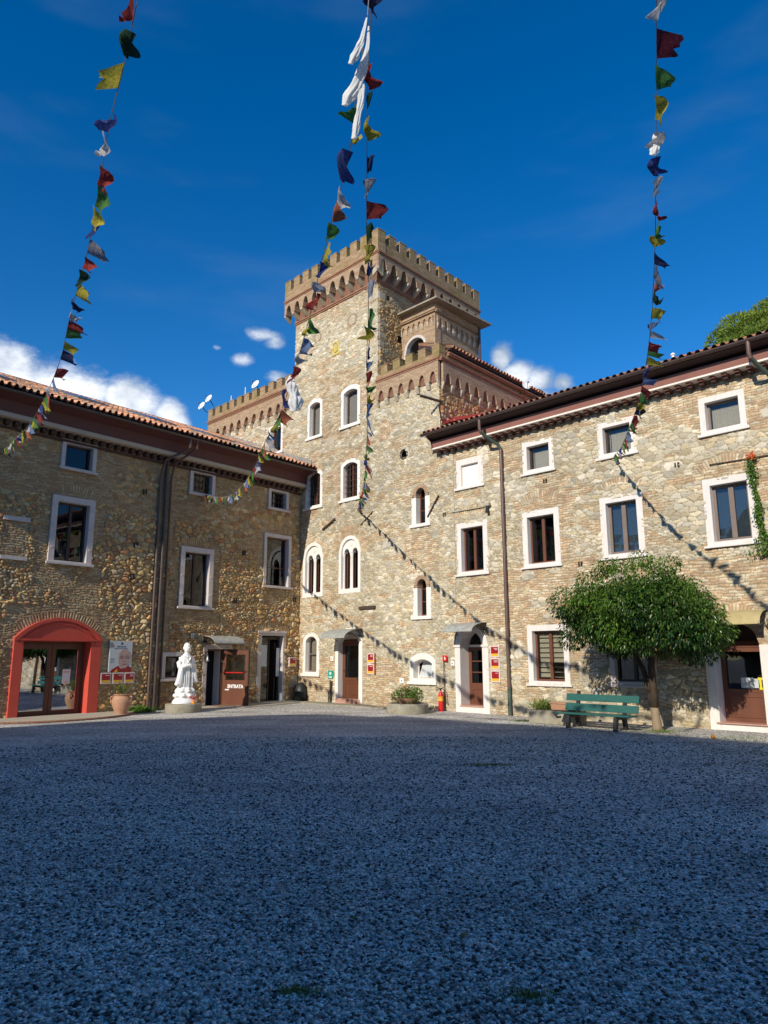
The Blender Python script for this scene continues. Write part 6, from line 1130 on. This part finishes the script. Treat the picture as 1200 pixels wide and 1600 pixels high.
mb = MB(); mb.box(FF, 4.093, 4.16, .01, .05, 1.0, 1.70); o = obj('plaque_backboard', mb, MAT['rust'], None, loc=FF(4.1, .02, 1)); tag(o, 'narrow copper coloured strip beside the two plaques right of the glazed door', 'board')
def small_sign(name, lab, cat, fr, s0, s1, z0, z1, mat):
    mb = MB(); mb.box(fr, s0, s1, .012, .045, z0, z1); t = obj(name, mb, MAT[mat], None, bevel=.004, loc=fr((s0 + s1) / 2, .02, z0)); tag(t, lab, cat); return t
t = small_sign('defibrillator_sign', 'small teal first aid sign left of the glazed main door', 'sign', FF, 1.74, 2.01, .84, 1.11, 'teal')
mb = MB(); mb.prism(FF, [(1.875, .95), (1.93, 1.0), (1.92, 1.05), (1.875, 1.06), (1.83, 1.05), (1.82, 1.0)], .0455, .049); mb.box(FF, 1.79, 1.96, .0455, .048, .87, .905); obj('pictogram', mb, MAT['wht'], t)
mb = MB(); mb.box(FF, 1.86, 1.885, .0495, .051, .99, 1.04); obj('pictogram_cross', mb, MAT['teal'], t)
t = small_sign('doorbell_panel', 'small white doorbell panel above the teal sign', 'doorbell', FF, 1.87, 2.02, 1.44, 1.60, 'wht'); mb = MB(); mb.box(FF, 1.93, 1.96, .046, .052, 1.49, 1.53); obj('button', mb, MAT['dgrey'], t)
t = small_sign('electric_socket', 'white electric socket above the round planter', 'socket', FF, 5.26, 5.44, .76, .92, 'wht'); mb = MB(); mb.box(FF, 5.33, 5.37, .046, .050, .82, .86); obj('socket_holes', mb, MAT['dgrey'], t)
t = small_sign('intercom', 'small white intercom just left of the arched door', 'intercom', FF, 7.40, 7.53, 1.32, 1.46, 'wht'); mb = MB(); mb.box(FF, 7.44, 7.48, .046, .05, 1.36, 1.40); obj('button', mb, MAT['dgrey'], t)
mb = MB(); mb.tube([FF(1.95, .10, 0), FF(1.95, .10, .78)], .035, 8); mb.tube([FF(1.85, .10, 0), FF(1.85, .10, .40)], .02, 8); o = obj('boot_scraper_post', mb, MAT['iron'], None, loc=FF(1.95, .1, 0)); tag(o, 'short grey post at the wall below the teal first aid sign', 'post')
def poster():
    t = thing('monk_poster', 'pale welcome poster with a smiling monk right of the red doorway', 'poster', FA(7.24, .03, 1.12)); s0, s1, z0, z1 = 6.88, 7.60, 1.17, 2.06
    dn = .035; X = lambda u: s1 - u * (s1 - s0); Z = lambda v: z0 + v * (z1 - z0)
    mb = MB(); mb.box(FA, s0, s1, .02, .052 + dn, z0, z1); obj('panel', mb, MAT['pgrey'], t)
    def sh(name, pts, mat, n): mb = MB(); mb.prism(FA, [(X(u), Z(v)) for u, v in pts], n + dn, n + dn + .002); return obj(name, mb, MAT[mat], t)
    sh('corner_ornament', [(.04, .80), (.04, .98), (.12, .93), (.2, .82), (.12, .78)], 'alu', .053)
    sh('robe', [(.06, .0), (.14, .08), (.30, .15), (.42, .20), (.48, .12), (.60, .10), (.74, .14), (.80, .24), (.88, .18), (.995, .12), (.995, .0)], 'maroon', .053)
    sh('robe_lining', [(.24, .0), (.36, .10), (.40, .0)], 'yel', .056)
    el = lambda cx, cy, rx, ry, k=18: [(cx + rx * math.cos(6.283 * i / k), cy + ry * math.sin(6.283 * i / k)) for i in range(k)]
    sh('ears', el(.66, .44, .29, .055), 'skin', .055); sh('head', [(.42, .30), (.46, .19), (.56, .115), (.66, .10), (.78, .14), (.87, .24), (.91, .40), (.92, .52), (.88, .64), (.78, .71), (.66, .73), (.54, .70), (.44, .62), (.40, .50), (.405, .38)], 'skin', .0575)
    dk = flat('print_line', (.09, .05, .05), .5, .02); MAT['pline'] = dk; mb = MB()
    for cx in (.55, .78):
        e = el(cx, .465, .085, .048, 14); f = el(cx, .465, .070, .036, 14); mb.ring(FA, [(X(u), Z(v)) for u, v in f], [(X(u), Z(v)) for u, v in e], .060 + dn, .062 + dn); mb.prism(FA, [(X(u), Z(v)) for u, v in ((cx - .04, .465), (cx, .475), (cx + .04, .465), (cx, .458))], .060 + dn, .062 + dn)
        mb.prism(FA, [(X(u), Z(v)) for u, v in ((cx - .07, .53), (cx, .548), (cx + .07, .53), (cx, .54))], .060 + dn, .062 + dn)
    mb.prism(FA, [(X(u), Z(v)) for u, v in ((.55, .27), (.60, .235), (.67, .222), (.74, .235), (.80, .27), (.74, .25), (.67, .24), (.60, .25))], .060 + dn, .062 + dn); mb.prism(FA, [(X(u), Z(v)) for u, v in ((.62, .34), (.67, .325), (.72, .34), (.67, .35))], .060 + dn, .062 + dn)
    obj('facial_lines', mb, dk, t)
    sh('lotus_emblem', [(.50, .875), (.46, .90), (.48, .94), (.52, .97), (.56, .94), (.58, .90), (.54, .875)], 'dgrey', .053)
    for k, z in enumerate((.42, .39, .34, .31)): mb = MB(); mb.box(FA, X(.06 + .17 - .03 * (k % 2)), X(.05), .053 + dn, .055 + dn, Z(z), Z(z + .012)); obj('small_print', mb, MAT['alu'], t)
    text_obj('heading', 'Benvenuti', .070, FA, X(.50), .054 + dn, Z(.795), MAT['dgrey'], t, flip=1, align='CENTER', bold=.001)
    text_obj('subheading', "all'Istituto Lama Tzong Khapa", .036, FA, X(.50), .054 + dn, Z(.742), MAT['dgrey'], t, flip=1, align='CENTER')
poster()
def amphora():
    c = FA(7.68, 1.05, .0); t = thing('terracotta_jar', 'big terracotta jar with an olive plant under the three plaques', 'pot', c)
    mb = MB(); mb.lathe(c, [(.12, .03), (.16, .05), (.20, .16), (.262, .30), (.27, .40), (.255, .42), (.26, .44), (.23, .50), (.20, .54), (.23, .56), (.235, .58), (.19, .585), (.17, .54)], 28); obj('jar', mb, MAT['terra'], t, smooth=True, sharp=.5)
    for sg in (-1, 1): mb = MB(); mb.tube([c + Vector((.22 * sg, -.05, .53)), c + Vector((.30 * sg, -.06, .50)), c + Vector((.28 * sg, -.06, .40)), c + Vector((.25 * sg, -.05, .38))], .018, 6); obj('handle', mb, MAT['terra'], t)
    r = np.random.default_rng(8); P, A = [], []; mb = MB()
    for i in range(22):
        d = np.array([r.normal() * .5, r.normal() * .5, 1.3]); d /= np.linalg.norm(d); h = r.uniform(.22, .42); b = np.array(c) + np.array([r.normal() * .05, r.normal() * .05, .55]); mb.tube([b, b + d * h], .004, 4)
        for k in range(26): P.append(b + d * h * (.2 + .8 * k / 26)); A.append(rdir(1, r)[0] + d * .6)
    obj('stems', mb, MAT['bark'], t); P, A = np.array(P), np.array(A); leaves('foliage', P, A, rdir(len(P), r), .045, .016, 'grass', t, np.clip(r.normal(.65, .2, len(P)), 0, 1))
amphora()
o = blades('weeds', 'leafy weeds at the wall between the jar and the downpipes', 'weeds', FA(6.75, .45, 0), 900, (.18, .14), .3, 71, mat='leaf', W=.03, droop=.8, cvb=.7); o['kind'] = 'stuff'

def statue():
    c = FA(5.82, 1.30, 0); t0 = thing('round_statue_base', 'low round concrete drum under the white statue', 'plinth', c)
    mb = MB(); mb.lathe(c, [(.52, 0), (.53, .02), (.525, .235), (.50, .25)], 40, wob=.004); obj('drum', mb, MAT['conc'], t0, smooth=True, sharp=.5)
    t = thing('monk_statue', 'white marble statue of a robed monk holding a thin staff', 'statue', c + Vector((0, 0, .25)))
    b = c + Vector((.02, 0, .25)); ang = D2R(46); U = Vector((math.cos(ang), math.sin(ang), 0)) * 1.14; Fv = Vector((math.sin(ang), -math.cos(ang), 0)) * 1.08; parts = MB()
    def loft(rows, seg=28, fold=0.0, nf=9):
        V = []
        for (z, u, f, a, bb) in rows:
            for k in range(seg):
                w = 6.283 * k / seg; q = 1 + fold * math.sin(nf * w + z * 3); V.append(b + U * (u + math.cos(w) * a * q) + Fv * (f + math.sin(w) * bb * q) + Vector((0, 0, z)))
        n = len(rows); parts.add(V, [(i * seg + k, i * seg + (k + 1) % seg, (i + 1) * seg + (k + 1) % seg, (i + 1) * seg + k) for i in range(n - 1) for k in range(seg)] + [tuple(range(seg))[::-1], tuple(range((n - 1) * seg, n * seg))])
    loft([(0, 0, 0, .33, .30), (.05, 0, 0, .325, .295), (.10, 0, 0, .30, .27), (.15, 0, 0, .25, .23), (.18, 0, 0, .24, .22)], 36)
    loft([(.17, 0, 0, .26, .24), (.22, 0, 0, .30, .27), (.27, 0, 0, .28, .25), (.31, 0, 0, .22, .20)], 36, .09, 9)
    loft([(.30, 0, 0, .25, .22), (.36, 0, 0, .27, .24), (.42, 0, 0, .23, .21), (.46, 0, 0, .19, .17)], 36, .10, 8)
    loft([(.42, .0, 0, .205, .16), (.55, .0, 0, .20, .155), (.75, .0, 0, .205, .155), (.95, .0, -.01, .205, .15), (1.12, 0, -.01, .205, .145), (1.25, 0, -.01, .20, .135), (1.34, 0, -.01, .17, .12), (1.40, .0, -.01, .10, .085), (1.46, .0, 0, .058, .06), (1.50, 0, .005, .055, .06)], 40, .035, 13)
    # head, nose, ears, brow
    loft([(1.47, 0, .01, .045, .05), (1.50, 0, .015, .068, .075), (1.55, 0, .02, .082, .092), (1.61, 0, .015, .090, .102), (1.67, 0, .01, .088, .100), (1.72, 0, .0, .070, .082), (1.755, 0, -.005, .035, .045), (1.765, 0, -.005, .01, .012)], 24)
    loft([(1.585, 0, .112, .016, .014), (1.60, 0, .118, .015, .014), (1.64, 0, .104, .009, .010)], 8)
    loft([(1.555, 0, .100, .026, .010), (1.562, 0, .102, .028, .012), (1.57, 0, .100, .022, .010)], 8)
    for sg in (-1, 1): loft([(1.55, .092 * sg, .0, .010, .018), (1.60, .098 * sg, .0, .014, .028), (1.64, .096 * sg, .0, .010, .022)], 10); loft([(1.622, .034 * sg, .088, .016, .012), (1.632, .034 * sg, .092, .022, .012), (1.64, .034 * sg, .09, .018, .010)], 8)
    def limb(pts, rad, seg=14):
        parts.tube([b + U * p[0] + Fv * p[1] + Vector((0, 0, p[2])) for p in pts], rad, seg)
    for sg in (-1, 1):
        limb([(.15 * sg, -.02, 1.31), (.205 * sg, .0, 1.18), (.20 * sg, .04, 1.06), (.17 * sg, .12, 1.05), (.09 * sg, .19, 1.09)], [.075, .085, .085, .07, .045])
        # wide sleeve hanging from the forearm
        loft([(.50 if sg < 0 else .58, .235 * sg, .06, .06, .05), (.55 if sg < 0 else .62, .24 * sg, .07, .105, .08), (.72, .205 * sg, .08, .085, .08), (.90, .195 * sg, .08, .065, .085), (1.05, .18 * sg, .09, .05, .08), (1.12, .15 * sg, .09, .04, .06)], 20, .06, 5)
        # folded hand round the staff: palm, four fingers, thumb
        limb([(.09 * sg, .19, 1.09), (.05 * sg, .215, 1.10), (.02 * sg, .225, 1.105)], [.034, .036, .026])
        for k in range(4): limb([(.045 * sg, .228, 1.125 - k * .017), (.012 * sg, .25 - k * .001, 1.127 - k * .017), (-.014 * sg, .238, 1.125 - k * .017)], [.011, .0105, .008], 8)
        limb([(.055 * sg, .205, 1.13), (.03 * sg, .215, 1.152), (.008 * sg, .225, 1.158)], [.012, .011, .008], 8)
    # drapery edge across the chest and front hem
    limb([(-.13, .07, 1.36), (-.03, .145, 1.25), (.10, .14, 1.02), (.17, .12, .80)], [.016, .018, .018, .012]); limb([(.12, .07, 1.37), (.03, .14, 1.27), (-.05, .155, 1.15)], [.016, .018, .012])
    for k in range(5): limb([(-.12 + k * .06, .13, 1.0), (-.11 + k * .055, .15, .75), (-.12 + k * .06, .15, .48)], [.008, .013, .012])
    me = bpy.data.meshes.new('figure'); me.from_pydata([tuple(Vector(p) - t.location) for p in parts.v], [], parts.f); bm = bmesh.new(); bm.from_mesh(me); bmesh.ops.recalc_face_normals(bm, faces=bm.faces); bm.to_mesh(me); bm.free()
    tmp = bpy.data.objects.new('figure_tmp', me); COL.objects.link(tmp); md = tmp.modifiers.new('r', 'REMESH'); md.mode = 'VOXEL'; md.voxel_size = .009; md2 = tmp.modifiers.new('s', 'SMOOTH'); md2.iterations = 3; md2.factor = .5
    bpy.context.view_layer.update(); m2 = bpy.data.meshes.new_from_object(tmp.evaluated_get(bpy.context.evaluated_depsgraph_get())); bpy.data.objects.remove(tmp); m2.materials.clear(); finish('figure', m2, MAT['statue'], t, True)
    mb = MB(); q = lambda u, f, z: b + U * u + Fv * f + Vector((0, 0, z)); mb.tube([q(0, .243, .30), q(0, .243, 1.75)], .010, 8); top = 1.86
    k = 14; ringp = [q(.075 * math.sin(6.283 * i / k), .243, top + .10 * math.cos(6.283 * i / k)) for i in range(k + 1)]; mb.tube(ringp, .007, 6); mb.tube([q(0, .243, 1.74), q(0, .243, 2.02)], .007, 6)
    for sg in (-1, 1): rp = [q(sg * .05 + .028 * math.sin(6.283 * i / 8), .243, top - .05 + .028 * math.cos(6.283 * i / 8)) for i in range(9)]; mb.tube(rp, .004, 5)
    obj('staff', mb, MAT['blackm'], t, smooth=True)
    f = thing('flower_offering', 'small orange pot of red flowers at the statue foot', 'flowers', c + Vector((.34, -.16, .25))); mb = MB(); mb.lathe(c + Vector((.34, -.18, .25)), [(.045, 0), (.06, .08), (.05, .08)], 14); obj('pot', mb, MAT['orange'], f); r = np.random.default_rng(2); mb = MB()
    for i in range(26): p = c + Vector((.34 + r.normal() * .06, -.18 + r.normal() * .04, .36 + abs(r.normal()) * .05)); mb.tube([p, p + Vector((0, 0, .02))], [.014, .02], 6)
    obj('blossoms', mb, MAT['rose'], f)
statue()
# paving by the doors
mb = MB(); cS = 9.25; k = 40
pts = [(cS + 2.35 * math.cos(math.pi * i / k), 1.75 * math.sin(math.pi * i / k)) for i in range(k + 1)]
P = [FA(s, n, 0) for s, n in pts]; P2 = [FA(s, n, .05) for s, n in pts]; m = len(P); mb.add([FA(cS, 0, .05)] + P2, [(0, i + 1, i + 2) for i in range(m - 1)]); mb.add(P + P2, [(i, i + 1, m + i + 1, m + i) for i in range(m - 1)]); o = obj('doorstep_pavement', mb, MAT['slab']); o['kind'] = 'structure'
mb = MB(); mb.tube([FA(cS + 2.37 * math.cos(math.pi * i / k), 1.77 * math.sin(math.pi * i / k), .028) for i in range(k + 1)], .03, 6); o2 = obj('pavement_edge', mb, MAT['brickR'], o)
mb = MB(); pts = [(4.9, 0), (4.9, .95), (3.6, 1.35), (2.2, 1.3), (.6, .85), (.3, .5), (.3, 0)]; mb.add([FA(s, n, .035) for s, n in pts] + [FA(s, n, 0) for s, n in pts], [tuple(range(7))] + [(i, i + 1, 8 + i, 7 + i) for i in range(6)]); o = obj('entrance_pavement', mb, MAT['slab']); o['kind'] = 'structure'
mb = MB(); mb.box(FA, 3.42, 4.12, .25, .75, .036, .05); o = obj('door_mat', mb, flat('coir_mat', (.28, .15, .08), .95, .1, 20), None, loc=FA(3.7, .5, .036)); tag(o, 'brown door mat in front of the open entrance door', 'mat')
mb = MB(); pts = [(.3, 0), (.5, .55), (2.4, .8), (5.6, .55), (6.0, 0)]; mb.add([FF(s, n, .03) for s, n in pts] + [FF(s, n, 0) for s, n in pts], [tuple(range(5))] + [(i, i + 1, 6 + i, 5 + i) for i in range(4)]); o = obj('wall_foot_pavement', mb, MAT['conc']); o['kind'] = 'structure'
# wall lamp and bell by the entrance
t = thing('wall_lamp', 'black bracket lamp with hanging bell left of the entrance awning', 'lamp', FA(4.32, .1, 1.5)); mb = MB(); mb.tube([FA(4.22, .04, 1.75), FA(4.22, .16, 1.78), FA(4.22, .2, 1.66)], .012, 6); mb.tube([FA(4.22, .06, 1.45), FA(4.22, .06, 1.8)], .018, 6); obj('bracket', mb, MAT['blackm'], t); mb = MB(); mb.lathe(FA(4.22, .2, 1.44), [(.06, 0), (.05, .05), (.025, .15), (.01, .2)], 12); obj('bell', mb, MAT['alu'], t, smooth=True)
t = thing('flood_light', 'small floodlight on the wall above the entrance awning end', 'lamp', FA(4.75, .1, 2.2)); mb = MB(); mb.box(FA, 4.62, 4.82, .05, .22, 2.18, 2.34); obj('housing', mb, MAT['dgrey'], t, bevel=.02); mb = MB(); mb.tube([FA(4.72, .0, 2.28), FA(4.72, .1, 2.28)], .02); obj('arm', mb, MAT['blackm'], t)
t = thing('wall_spotlight', 'small white spotlight on a cable beside the right wing downpipe', 'lamp', FF(8.98, .1, 5.85)); mb = MB(); mb.box(FF, 8.88, 9.06, .04, .16, 5.93, 6.05); obj('housing', mb, MAT['corbel'], t, bevel=.02); mb = MB(); mb.tube([FF(8.98, .1, 5.93), FF(9.0, .16, 5.74)], [.035, .05], 8); obj('lamp_head', mb, MAT['blackm'], t)
# satellite dishes
def dish(p, dr, R, lab, foot):
    t = thing('satellite_dish', lab, 'satellite dish', p, 'satellite dishes on the battlements'); dr = Vector(dr).normalized(); a = dr.cross(Vector((0, 0, 1))).normalized(); b_ = a.cross(dr); V = []; k = 24; n = 6
    for i in range(n + 1):
        q = i / n
        for j in range(k): w = 6.283 * j / k; V.append(Vector(p) + (a * math.cos(w) * .92 + b_ * math.sin(w)) * R * max(q, .001) + dr * (.22 * R * q * q))
    V2 = [v - dr * .012 for v in V]; mb = MB(); mb.add(V, [(i * k + j, i * k + (j + 1) % k, (i + 1) * k + (j + 1) % k, (i + 1) * k + j) for i in range(n) for j in range(k)]); mb.add(V2, [(i * k + j, i * k + (j + 1) % k, (i + 1) * k + (j + 1) % k, (i + 1) * k + j) for i in range(n) for j in range(k)]); obj('reflector', mb, MAT['dish'], t, smooth=True)
    mb = MB(); mb.tube([Vector(p) - b_ * R, Vector(p) + dr * R * 1.0 - b_ * R * .1], .012, 5); f = Vector(p) + dr * R; mb.tube([f, f + dr * .06], [.03, .03], 8); obj('feed_arm', mb, MAT['alu'], t); mb = MB(); mb.tube([Vector(p) - dr * .02, Vector(p) - dr * .2 - Vector((0, 0, .1)), foot], .018, 6); obj('mast', mb, MAT['blackm'], t)
DD = (-.55, -.72, .40)
dish(FF(-7.52, .2, 13.22), DD, .22, 'leftmost satellite dish hanging off the battlement corner', FF(-7.05, 0, 12.75)); dish(FF(-7.0, .15, 13.45), DD, .22, 'second satellite dish from the left, on the battlement corner', FF(-6.75, -.1, 12.9)); dish(FF(-3.25, .1, 13.12), DD, .22, 'satellite dish in the middle of the left battlements', FF(-3.1, -.3, 12.6))
q = FB(4.7, .42, 11.45); dish(q, (.2, -.85, .3), .17, 'satellite dish on the side of the right castle block, above the tiles', FB(4.7, .13, 11.2))
for s, h, lab in ((-5.9, 13.45, 'short white aerial on the left battlements, nearer the corner'), (-4.75, 13.55, 'taller white aerial rising from the left battlements')):
    mb = MB(); mb.tube([FF(s, -.35, 12.4), FF(s, -.35, h)], .02, 6); mb.tube([FF(s - .12, -.35, h - .35), FF(s + .12, -.35, h - .35)], .01, 5); o = obj('roof_aerial', mb, MAT['dish'], None, loc=FF(s, -.35, 12.4)); tag(o, lab, 'aerial', 'aerials on the left battlements')
c = FF(14.1, -1.6, 9.25); t = thing('roof_vent', 'small white vent pipe on the right wing roof ridge', 'vent', c); mb = MB(); mb.tube([c, c + Vector((0, 0, .34))], .04, 10); obj('pipe', mb, MAT['dish'], t); mb = MB(); mb.lathe(c + Vector((0, 0, .34)), [(.07, 0), (.055, .04), (.02, .07)], 12); obj('cap', mb, MAT['dish'], t)
# bagged things by the downpipes, lone orange
mb = MB(); mb.lathe(FA(5.35, .35, 0), [(.14, 0), (.15, .2), (.10, .42), (.03, .55)], 12, wob=.15); o = obj('dark_sack', mb, MAT['bn'], None, smooth=True, loc=FA(5.35, .35, 0)); tag(o, 'dark blue sack leaning at the foot of the downpipes', 'sack')
mb = MB(); cc = FF(15.75, 2.05, .045); mb.lathe(cc, [(.005, -.045), (.03, -.035), (.045, 0), (.03, .035), (.005, .045)], 14); o = obj('fallen_orange', mb, MAT['orange'], None, smooth=True, loc=cc); tag(o, 'single fallen orange lying on the gravel at right', 'fruit')
mb = MB(); mb.lathe(FA(.18, .35, 0), [(.24, 0), (.25, .35), (.20, .55), (.05, .68)], 14, wob=.08); o = obj('dark_mass', mb, MAT['blackm'], None, smooth=True, loc=FA(.18, .35, 0)); tag(o, 'dark rounded cover in the corner between the two wings', 'mass')  # plain near-black rounded solid filling the inner corner

r = np.random.default_rng(44); n = 260; P = []
for i in range(n):
    if i < 170: q = FF(14.1 + r.normal() * 1.4, 1.9 + abs(r.normal()) * .9, .03)
    else: q = Vector((r.uniform(-6, 7), r.uniform(4, 17), .025))
    P.append(tuple(q))
o = leaves('fallen_leaves', np.array(P), rdir(n, r) * np.array([1, 1, .12]), np.tile([0, 0, 1.0], (n, 1)) + rdir(n, r) * .2, r.uniform(.05, .09, n), .035, 'leafy', None, r.random(n), loc=(0, 0, 0)); o['kind'] = 'stuff'; tag(o, 'dry fallen leaves scattered over the gravel near the citrus tree', 'leaves')
